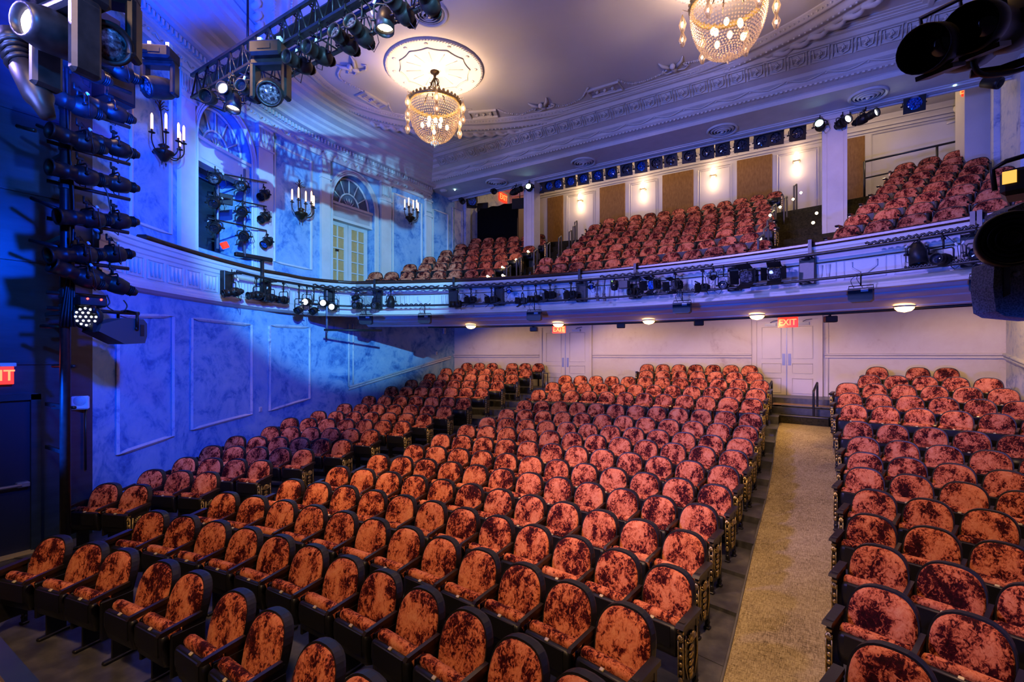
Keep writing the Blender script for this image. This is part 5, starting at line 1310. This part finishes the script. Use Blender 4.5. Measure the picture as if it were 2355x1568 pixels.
# ---- square lamps below the beam
YL, ZLP = 15.15, CZ + 6.03
bx = (1243, 1266, 1286, 1316, 1345, 1377, 1409, 1443, 1476, 1511, 1544, 1585, 1627, 1662, 1705, 1751, 1783, 1832)
for k, u in enumerate(bx):
    x = at_Y(u, HY, YL).x; par(Vector((x, YL, ZLP + .30)), Vector((.10 + .03 * (k % 3), -1, -.22)), 'square framed lamp under the ceiling beam, %s from the left' % ORD[k + 1], 'row of square framed lamps under the beam', .40, .16, .30, 'blue' if k < 9 and k != 7 else 'glass', square=True, name='framed_lamp')
a, b = at_Y(1195, HY, YL), at_Y(1850, HY, YL); pipe([(a.x, YL, ZLP + .33), (b.x, YL, ZLP + .33)], .03, 'beam_pipe', 'straight dark pipe carrying the square lamps under the beam', 'pipe')
p = at_Y(2101, 240, YL - .35); par(Vector((p.x, p.y, p.z + .22)), Vector((-.05, -1, -.25)), 'single large framed lamp over the far balcony corner', 'row of square framed lamps under the beam', .40, .17, .22, 'blue', square=True, name='framed_lamp')
for u, v, aim, ln, lb, L in ((1186, 440, (.9, -.45, -.05), 'dark', 'long dark spotlight left of the square lamps, before the exit sign', .7), (1217, 432, (.35, -.93, -.05), 'cool', 'spotlight with greenish white lens on the left column', .42), (1886, 290, (-.1, -1, -.05), 'cool', 'dazzling greenish spotlight on the right column', .5), (1936, 283, (.55, -.8, .02), 'lit', 'white glowing spotlight right of the dazzling column lamp', .45), (1988, 272, (.75, -.65, .03), 'lit', 'long spotlight with white lens, farthest right under the beam', .6)):
    p = at_Y(u, v, 14.45 if u > 1500 else 14.5); ellipsoidal(p + Vector((0, 0, .24)), Vector(aim), lb, 'spotlights on the columns', L, .10, .24, ln)
for u, v, Y, lb in ((1062, 461, 14.6, 'dark can lamp tilted down near the left beam end'), (937, 394, 12.2, 'small dark camera mounted on the side cornice'), (1134, 438, 14.6, 'dark wedge speaker under the beam near the exit sign'), (2280, 190, 13.2, 'dark wedge speaker under the beam by the right pillar')):
    p = at_Y(u, v, Y); e = thing('tilted_lamp', lb, 'lamp', p, .4); m = MB(); m.M = align((.4, -.7, -.5)); m.lathe([(.001, -.16), (.10, -.15), (.11, .1), (.11, .16), (.08, .16), (.07, .1), (.001, .1)], 12); m.build('can', M['fixture'], e); m = MB(); m.tube([(0, 0, 0), (0, .0, .3)], .015, 5); m.build('stem', M['fixture'], e)
# ---- signs
def text(parent, body, size, mat, M4, name='lettering', ext=.004):
    c = bpy.data.curves.new(name, 'FONT'); c.body = body; c.size = size; c.align_x = 'CENTER'; c.align_y = 'CENTER'; c.extrude = ext; c.offset = size * .012
    c.materials.append(M[mat]); t = bpy.data.objects.new('tmp', c); COL.objects.link(t); bpy.context.view_layer.update()
    me = bpy.data.meshes.new_from_object(t.evaluated_get(bpy.context.evaluated_depsgraph_get())); bpy.data.objects.remove(t)
    o = bpy.data.objects.new(name, me); COL.objects.link(o); o.parent = parent; o.matrix_local = M4
    return o
def exit_sign(loc, rz, label, w=.40, h=.25, top=True):
    e = thing('exit_sign', label, 'sign', loc, rz, 'red exit signs')
    m = MB(); m.box((0, .03, 0), (w, .05, h), bev=.006); m.build('sign_face', M['exit'], e)
    if top: m = MB(); m.box((0, .03, h / 2 + .025), (w + .04, .09, .05), bev=.006); m.build('top_housing', M['white'], e)
    text(e, 'EXIT', h * .86, 'exitletter', trn(0, .002, -.005) @ rotx(pi / 2) @ Matrix.Diagonal((.88, 1, 1, 1)))
    return e
for u, v, rho, lb in ((1285, 757, RF + 1.55, 'red exit sign over the left pair of rear doors'), (1811, 741, RF + 1.6, 'red exit sign over the right pair of rear doors')):
    p = at_arc(u, v, BC, rho); b = atan2(p.x - BC[0], p.y - BC[1]); LAST = [exit_sign(p, -b, lb, .40, .23).name]
    m = MB(); m.tube([(0, .03, .13), (0, .03, 3.9 - p.z)], .012, 5); m.build('hanger', M['black'], bpy.context.scene.objects[LAST[0]])
q = at_X(-12, 864, XD + .08); exit_sign((XD + .09, q.y, q.z), pi / 2, 'red exit sign cut by the left edge of the photo', .36, .24)
p = at_X(1155, 455, XBL); exit_sign((XBL + .08, p.y, p.z), pi / 2, 'red exit sign on the side wall above the draped booth', .62, .40, False)
p = at_Y(2232, 203, 16.0); exit_sign((p.x, p.y, p.z), -.3, 'red exit sign high by the right balcony pillar', .34, .26, False)
# ---- wall fittings
def wallbox(loc, nrm, size, name, label, cat, mat='white', grille=False):
    e = thing(name, label, cat, loc, atan2(nrm[0], -nrm[1])); m = MB(); m.box((0, -size[1] / 2, 0), size, bev=min(size) * .2); m.build('housing', M[mat], e)
    m = MB()
    if grille: m.lathe([(size[0] * .36, 0), (size[0] * .3, .008), (.001, .008)], 18, trn(0, -size[1], .03) @ rotx(pi / 2)); m.box((0, -size[1] - .003, -size[2] * .40), (size[0] * .9, .006, .006))
    else: m.box((0, -size[1] - .002, 0), (size[0] * .5, .006, size[2] * .5))
    m.build('front', M['grille'], e); return e
p = at_t(183, 925, 7.0); t_ = (XD + .02); q = at_X(183, 925, -9.31); wallbox((q.x + .04, q.y, q.z), (.93, -.36), (.21, .09, .20), 'wall_speaker', 'small white speaker box beside the dark tower pole', 'speaker', 'white', True)
p = AW(598, 941, .0); wallbox(p, W(s_at(598))[1], (.09, .03, .12), 'wall_outlet', 'small white outlet box low on the blue mural wall', 'outlet')
p = AW(1021, 761, .0); wallbox(p, W(s_at(1021))[1], (.14, .06, .24), 'wall_alarm', 'small cream wall box near the rear left corner', 'alarm')
p = AW(1003, 812, .0); wallbox(p, W(s_at(1003))[1], (.09, .03, .12), 'wall_switch', 'small pale switch plate above the sloping wall rail', 'switch')
m = MB(); q = at_X(165, 1010, -9.28); m.tube([(q.x, q.y, .1), (q.x, q.y, 3.1)], .022, 6); m.tube([(q.x, q.y + .16, 1.0), (q.x, q.y + .16, 2.0)], .014, 6); m.build('conduit', M['blackmetal'], None, 'thin dark conduit on the wall behind the tower foot', 'conduit')
for k, v in enumerate((842, 937)):
    a, b = at_X(122, v, XT - .45), at_X(172, v, XT - .02); pipe([a, b], .022, 'tower_strut', ('upper short strut at the foot of the tower', 'lower short strut at the foot of the tower')[k], 'strut', 'struts of the lamp tower')
# ---- rear balcony wall lamps
SCP = []
for k, (u, v) in enumerate(((1336, 463), (1480, 437), (1641, 406), (1832, 373))):
    p = at_Y(u, v, YB); e = thing('wall_sconce', 'glowing up and down wall lamp in the rear balcony, %s from the left' % ORD[k + 1], 'wall lamp', (p.x, YB - .02, p.z), 0, 'glowing lamps on the rear balcony wall')
    m = MB(); m.prism([(-.10, -.03), (.10, -.03), (.12, .0), (.10, .03), (-.10, .03), (-.12, 0)], -.14, 0); m.build('bracket', M['plate'], e)
    for sg in (1, -1): m = MB(); m.lathe([(.06, .03 * sg), (.085, .12 * sg), (.07, .26 * sg), (.02, .32 * sg)], 12, trn(0, -.09, 0)); m.build('shade', M['sconce'], e)
    SCP += [(p.x, YB - .25, p.z + .38), (p.x, YB - .25, p.z - .38)]
# ---- draped booth and gear beside it
yb_ = 16.25; xa, xb = -11.9, at_Y(1191, 500, yb_).x; zt = at_Y(1085, 485, yb_).z
e = thing('control_booth', 'tall box draped in black cloth above the balcony seats', 'booth', (xa, yb_, BZ[6]))
hb = zt - BZ[6]
m = MB(); n = 26; vs = []
for k in range(n + 1):
    x = (xb - xa) * k / n; w_ = .03 * sin(k * 1.9) + .015 * sin(k * 4.1)
    vs += [(x, -.02 + w_, .0), (x, -.02 + w_ * .6, hb * .6), (x, -.02 + .004 * sin(k), hb + .02 * sin(k * .8)), (x, .16, hb + .03)]
m.add(vs, [(4 * k + j, 4 * k + 4 + j, 4 * k + 5 + j, 4 * k + 1 + j) for k in range(n) for j in range(3)], True); m.build('black_cloth', M['drape'], e)
m = MB(); m.box((xb - xa - .02, .9, hb / 2), (.04, 1.7, hb)); m.build('plywood_side', M['ply'], e)
m = MB(); m.box(((xb - xa) / 2, .9, hb - .03), (xb - xa, 1.7, .04)); m.build('top_board', M['ply'], e)
for u, v, w, h, Y, lb, nm in ((1195, 468, .62, .42, 16.0, 'flat dark monitor hanging right above the booth', 'monitor'), (1110, 476, .5, .34, 16.3, 'dark slanted screen standing on the booth', 'monitor')):
    p = at_Y(u, v, Y); e = thing(nm, lb, 'monitor', p, .3); m = MB(); m.box((0, 0, 0), (w, .06, h), bev=.012); m.build('frame', M['black'], e); m = MB(); m.box((0, -.033, 0), (w * .88, .006, h * .82)); m.build('screen', M['dark_in'], e); m = MB(); m.tube([(0, .03, h / 2), (0, .05, h / 2 + .5)] if w > .55 else [(0, .02, -h / 2), (0, .02, -h / 2 - .12)], .02, 6); m.build('mount', M['black'], e)
p = at_Y(1085, 465, 15.4); e = thing('fresnel_lamp', 'big dark framed lamp hung beside the booth', 'stage light', (p.x, p.y, p.z), .7); m = MB(); m.box((0, 0, 0), (.42, .3, .42), bev=.03); m.build('housing', M['fixture'], e); m = MB(); m.lathe([(.17, .155), (.001, .17)], 16, rotx(pi / 2)); m.build('lens', M['lensblue'], e); m = MB(); m.tube([(-.23, 0, 0), (-.23, 0, .3), (.23, 0, .3), (.23, 0, 0)], .014, 5); m.tube([(0, 0, .3), (0, 0, .55)], .015, 5); m.build('yoke', M['fixture'], e)
# ---- handrails
def rail(u, v, k, label, h, depth=.36, up=.12, r=.026, mat='blackmetal', rho=None, z=None, c=BC):
    rho = rho if rho is not None else BRHO[k] - .25; p = at_arc(u, HY, c, rho); z = BZ[k] if z is None else z
    d = Vector((p.x - c[0], p.y - c[1], 0)).normalized(); a = Vector((p.x, p.y, z))
    m = MB(); m.tube(catm3([a, a + Vector((0, 0, h - .08)), a + d * .05 + Vector((0, 0, h)), a + d * (depth - .05) + Vector((0, 0, h + up)), a + d * depth + Vector((0, 0, h + up - .08)), a + d * depth], 3), r, 7)
    o = m.build('handrail', M[mat], None, label, 'handrail', 'looped handrails'); return o
for j, (u, k) in enumerate(((1165, 1), (1188, 2), (1228, 3), (1258, 4), (1285, 5), (1309, 6), (1318, 7), (1322, 8))): rail(u, 0, k, 'looped dark handrail on the left balcony stairs, %s from the bottom' % ORD[j + 1], .80, mat='steelrail')
for j, (u, k) in enumerate(((1744, 1), (1757, 2), (1765, 3), (1772, 4), (1777, 5), (1803, 6), (1826, 8))): rail(u, 0, k, 'looped handrail beside the lit balcony stairs, %s from the bottom' % ORD[j + 1], .85, mat='steelrail')
rail(1249, 0, 0, 'looped handrail before the left pair of rear doors', .82, .5, .0, .022, rho=22.6, z=1.28, c=FC)
rail(1766, 0, 0, 'left one of two handrails before the right rear doors', .82, .45, .15, .026, rho=22.05, z=1.05, c=FC)
rail(1871, 0, 0, 'right one of two handrails before the right rear doors', .82, .45, .15, .026, rho=22.05, z=1.05, c=FC)
# lit step lamps on the seat ends of the stairs
for j, (u, v, k) in enumerate(((1121, 635, 1), (1156, 633, 1), (1155, 614, 2), (1187, 597, 3), (1214, 578, 4), (1213, 553, 5), (1749, 549, 2), (1771, 495, 4), (1794, 476, 5), (1824, 458, 6), (1842, 443, 7), (1878, 490, 4), (1870, 512, 3), (1935, 463, 6))):
    p = at_arc(u, v, BC, BRHO[k] - .45); m = MB(); m.ball(p, .035, 8, 6); m.tube([p, p + Vector((0, .12, 0))], .012, 5); m.build('step_lamp', M['steplight'], None, 'tiny glowing step lamp on the balcony stairs, %s from the left' % ORD[j + 1], 'step lamp', 'glowing step lamps on the balcony stairs')
    if j in (3, 8, 10): light('POINT', 'step_glow', p + Vector((.0, -.08, .02)), (1, .8, .35), 2.5, shadow_soft_size=.03)
# walkway rail in the right balcony corner
P = [at_Y(u, v, 17.6) for u, v in ((1988, 372), (2155, 335), (2263, 311))]; Q = [at_Y(u, v, 17.6) for u, v in ((1988, 410), (2155, 374), (2263, 350))]
e = thing('walkway_railing', 'thin dark two bar railing behind the far balcony seats', 'railing', (P[0].x, 17.6, 7.4))
o_ = Vector((P[0].x, 17.6, 7.4)); m = MB(); m.tube([p - o_ for p in P], .03, 7); m.build('top_bar', M['blackmetal'], e); m = MB(); m.tube([p - o_ for p in Q], .022, 6); m.build('lower_bar', M['blackmetal'], e)
for p in P[:2]: m = MB(); m.tube([p - o_, Vector((p.x, 17.6, 7.4)) - o_], .03, 6); m.build('post', M['blackmetal'], e)
p = at_Y(2205, 300, 17.9); m = MB(); m.tube([(p.x, p.y, 7.2), (p.x, p.y, p.z + .55)], .07, 8); m.ball((p.x, p.y, p.z + .62), .12, 8, 6); m.tube([(p.x - .25, p.y, p.z + .25), (p.x, p.y, p.z + .28)], .03, 6); m.build('standpipe', M['cream'], None, 'pale wrapped standpipe in the right balcony corner', 'pipe')
m = MB(); p = at_Y(2238, 260, 16.4); m.box((p.x, 16.4, 8.3), (.5, .9, 4.2)); m.build('pillar', M['cream'], None, 'pale pillar under the beam by the right wall', 'pillar')
# ---- close lamps at the right edge
def bigspot(u, v, t, lb):
    p = at_t(u, v, t); aim = Vector((-.42, -.80, -.34)); e = thing('close_spotlight', lb, 'stage light', p, 0, 'close spotlights at the upper right')
    A = align(aim); R = .097; m = MB(); m.M = A
    m.lathe([(.80 * R, -.20), (R, -.14), (R, 0), (.96 * R, 0), (.95 * R, -.10)], 24); m.lathe([(.8 * R, -.20), (.8 * R, -.38), (1.05 * R, -.40), (1.25 * R, -.46), (1.25 * R, -.62), (.7 * R, -.70), (.6 * R, -.85), (.001, -.86)], 20); m.box((0, -R * 1.05, -.16), (.13, .02, .16)); m.box((R, 0, -.42), (.05, .06, .1)); m.build('barrel', M['fixture'], e)
    m = MB(); m.M = A; m.lathe([(.001, -.13), (.5 * R, -.135), (.94 * R, -.15)], 18); m.build('lens', M['lensdark'], e)
    m = MB(); m.M = A; m.tube([(-1.5 * R, 0, -.5), (-1.5 * R, .2, -.5), (1.5 * R, .2, -.5), (1.5 * R, 0, -.5)], .012, 6); m.build('yoke', M['fixture'], e)
bigspot(2122, 113, 2.05, 'large black spotlight, lower left of two at the upper right corner'); bigspot(2228, 64, 2.0, 'large black spotlight cut by the upper right corner')
pipe([at_t(2232, 170, 2.3), at_t(2300, 160, 2.25), at_t(2420, 118, 2.1)], .02, 'hanging_pipe', 'dark pipe below the large spotlights at the right edge', 'pipe')
cable([at_t(u, v, 2.2) for u, v in ((2360, 65), (2290, 95), (2246, 125), (2240, 150), (2262, 172), (2330, 165), (2400, 140))], 'thick black cable looped under the large right spotlights', .012)
p = at_t(2345, 415, 2.4); e = thing('yoked_lamp', 'dark lamp with bent yoke cut by the right edge', 'stage light', p, -.3)
m = MB(); m.box((.02, 0, -.02), (.17, .2, .13), bev=.02); m.build('housing', M['fixture'], e); m = MB(); m.tube([(-.09, .03, -.02), (-.1, .03, .09), (-.05, .03, .12), (.12, .03, .14)], .012, 6); m.build('yoke', M['fixture'], e); m = MB(); m.box((-.03, -.105, .0), (.05, .01, .06)); m.build('window', M['lenswarm2'], e)
p = at_t(2330, 548, 1.9); e = thing('close_moving_head', 'close moving head with black ringed lens at the right edge', 'stage light', p, 0)
A = align((-.25 * .9 + .12, -.95, -.05)); m = MB(); m.M = A; m.lathe([(.001, -.26), (.08, -.25), (.105, -.12), (.112, -.01), (.104, .012), (.096, .0)], 28); m.build('head', M['fixture'], e)
m = MB(); m.M = A
for r in (.096, .075, .052, .028): m.lathe([(r, -.004), (r * .97, .004), (r * .80, -.012)], 28)
m.lathe([(.03, -.012), (.001, -.016)], 16); m.build('ringed_lens', M['fixture'], e)
def scr(u, v): q = at_t(u, v, 2.02) - p; return q
poly = [(2318, 482), (2362, 462), (2400, 470), (2400, 735), (2312, 727), (2291, 716), (2284, 660), (2287, 606), (2312, 598)]
fwd = Vector((-SP, CP, 0)); m = MB(); n = len(poly); vs = [scr(u, v) for u, v in poly] + [scr(u, v) + fwd * .1 for u, v in poly]
m.add(vs, [tuple(range(n))[::-1], tuple(range(n, 2 * n))] + [(i, (i + 1) % n, n + (i + 1) % n, n + i) for i in range(n)]); m.build('yoke_arm', M['greycase'], e)
m = MB(); c = scr(2333, 630) - fwd * .006; m.ball(c, .014, 10, 6); m.build('bolt', M['steel'], e)
m = MB(); vs = [scr(u, v) - fwd * .004 for u, v in ((2306, 612), (2320, 612), (2322, 676), (2306, 684))]; m.add(vs + [q + fwd * .003 for q in vs], [(3, 2, 1, 0), (0, 1, 5, 4), (1, 2, 6, 5), (2, 3, 7, 6), (3, 0, 4, 7)]); m.build('slot', M['dark_in'], e)
# ================= CAMERA AND LIGHT =================
cd = bpy.data.cameras.new('camera'); cam = bpy.data.objects.new('camera', cd); COL.objects.link(cam)
cam.location = (0, 0, CZ); cam.rotation_euler = (pi / 2, 0, PHI)
cd.sensor_width = 36; cd.lens = 36 * F / 2355; cd.shift_y = (HY - 784) / 2355; cd.clip_start = .05
sc = bpy.context.scene; sc.camera = cam
sc.view_settings.view_transform = 'Standard'; sc.view_settings.look = 'None'; sc.view_settings.gamma = 1; sc.view_settings.exposure = 0
sc.cycles.use_denoising = True
try: sc.cycles.denoiser = 'OPENIMAGEDENOISE'
except Exception: pass
sc.cycles.max_bounces = 5; sc.cycles.diffuse_bounces = 1; sc.cycles.glossy_bounces = 3; sc.cycles.sample_clamp_indirect = 4
w = bpy.data.worlds.new('World'); sc.world = w; w.use_nodes = True
w.node_tree.nodes['Background'].inputs[0].default_value = (.25, .22, .5, 1); w.node_tree.nodes['Background'].inputs[1].default_value = .02
# watts per colour channel for each group of lamps
PW = {'bluewash': (0, 170, 2700), 'blueceil': (0, 200, 4200), 'pale': (2100, 6200, 10800), 'violet': (700, 950, 4200), 'uplight': (0, 170, 2000), 'right': (1500, 1150, 4600), 'dark': (0, 160, 700), 'blueup': (60, 330, 1900), 'chpt': (10, 6, 3), 'seat': (1400, 800, 390), 'front': (1400, 820, 400), 'balc': (330, 170, 90), 'chand': (350, 224, 130), 'dome': (120, 66, 22), 'under': (105, 62, 30), 'rear': (48, 34, 21), 'sconce': (6, 4, 2.4)}
def wt(l, key):
    r, g, b = PW[key]; m = max(r, g, b, 1e-6); l.data.energy = m; l.data.color = (r / m, g / m, b / m)
def lamp(key, kind, name, loc, target=None, **kw): wt(light(kind, name, loc, (1, 1, 1), 1, target, **kw), key)
lamp('bluewash', 'SPOT', 'blue_wash_fill', (-3.0, 2.2, 5.0), (-10.5, 4.5, 3.3), spot_size=radians(62), spot_blend=.85, shadow_soft_size=.15)  # added blue wash on the mural wall, free in the air, no fixture
lamp('blueceil', 'SPOT', 'blue_ceiling_fill', (-6.4, 1.6, 5.4), (-9.6, 3.6, 9.5), spot_size=radians(86), spot_blend=.9, shadow_soft_size=.25)  # added blue fill for the left ceiling, no lamp body built here
# pale blue profile lamp with a crisp edge on the mural wall
PL = Vector((1.2, -.5, 6.6)); pa, pb, pd = [(WQ(*sz(u, v)) - PL).normalized() for u, v in ((1022, 470), (1014, 835), (418, 600))]
ax = (pa - pb).cross(pb - pd).normalized(); ax = ax if ax.dot(pa) > 0 else -ax
lamp('pale', 'SPOT', 'pale_blue_profile_lamp', PL, PL + ax, spot_size=2 * math.acos(ax.dot(pa)), spot_blend=.35, shadow_soft_size=.05)
lamp('blueup', 'SPOT', 'blue_upper_wall_lamp', (-2.5, 1.9, 5.6), (-10.1, 3.9, 6.3), spot_size=radians(40), spot_blend=.8, shadow_soft_size=.10)
lamp('violet', 'SPOT', 'violet_wash_fill', (-4.2, -1.5, 4.6), (-3.8, 11.5, 8.2), spot_size=radians(88), spot_blend=.9, shadow_soft_size=.9)  # added violet fill for fascia, beam and ceiling, without a fixture
for x, q in ((-8.2, -9.0), (-3.9, -3.9), (.3, 1.0)): lamp('uplight', 'SPOT', 'blue_uplight', (x, .3, 1.25), (q, 10.8, 4.3), spot_size=radians(36), spot_blend=.7, shadow_soft_size=.12)
lamp('right', 'SPOT', 'right_violet_fill', (-7.5, -1.0, 7.0), (1.5, 10.5, 2.5), spot_size=radians(56), spot_blend=.9, shadow_soft_size=.3)  # extra violet fill put in for the right half of the house
lamp('dark', 'SPOT', 'side_wall_fill', (-2.5, .3, 5.5), (-9.2, 1.4, 4.5), spot_size=radians(70), spot_blend=.9, shadow_soft_size=.1)  # added fill for the dark side wall, not a wall fitting
for x, q in ((-8.0, 1.35), (-4.2, .8), (-.2, 1.6)):
    o = light('SPOT', 'warm_seat_lamp', (x, 2.0, 9.3), (1, 1, 1), 1, (x * .95 - .2, 7.4, .5), spot_size=radians(56), spot_blend=.6, shadow_soft_size=.3); wt(o, 'seat'); o.data.energy *= q
lamp('front', 'SPOT', 'warm_front_row_lamp', (-2.5, -1.5, 7.6), (-4.4, 3.0, .4), spot_size=radians(66), spot_blend=.6, shadow_soft_size=.35)
for x in (-7.6, -3.8, .2): lamp('balc', 'SPOT', 'warm_balcony_fill', (x, 9.2, 8.8), (x, 15.0, 5.6), spot_size=radians(66), spot_blend=.7, shadow_soft_size=.2)  # added warm fills over the balcony seats, hung on nothing
for x, y in (CH1, CH2):
    lamp('chand', 'SPOT', 'chandelier_uplight', (x, y, 8.35), (x, y, 12), spot_size=radians(160), spot_blend=.8, shadow_soft_size=.2)
    lamp('chpt', 'POINT', 'chandelier_glow', (x, y, 8.45), shadow_soft_size=.25)
for k, (u, v) in enumerate(((1083, 746), (1284, 740), (1492, 733), (1741, 719), (2080, 699))):
    p = at_arc(u, v, BC, RF + .95); lamp('dome', 'SPOT', 'dome_glow', (p.x, p.y, 3.46), (p.x + (.5 if k == 0 else 0), p.y + 1.6, 1.9), spot_size=radians(128), spot_blend=.5, shadow_soft_size=.10)
for k in range(4):
    p = pol(BC, RF + 3.0, -.36 + .25 * k, 3.9); lamp('under', 'SPOT', 'underbalcony_lamp', p, (p.x + .3, p.y + 1.2, 1.5), spot_size=radians(140), spot_blend=.5, shadow_soft_size=.15)
for p in SCP: lamp('sconce', 'POINT', 'sconce_glow', p, shadow_soft_size=.06)
for x in (-8.2, -5.2, -2.2, 1.6): lamp('rear', 'POINT', 'rear_ceiling_lamp', (x, 17.2, 9.95), shadow_soft_size=.12)
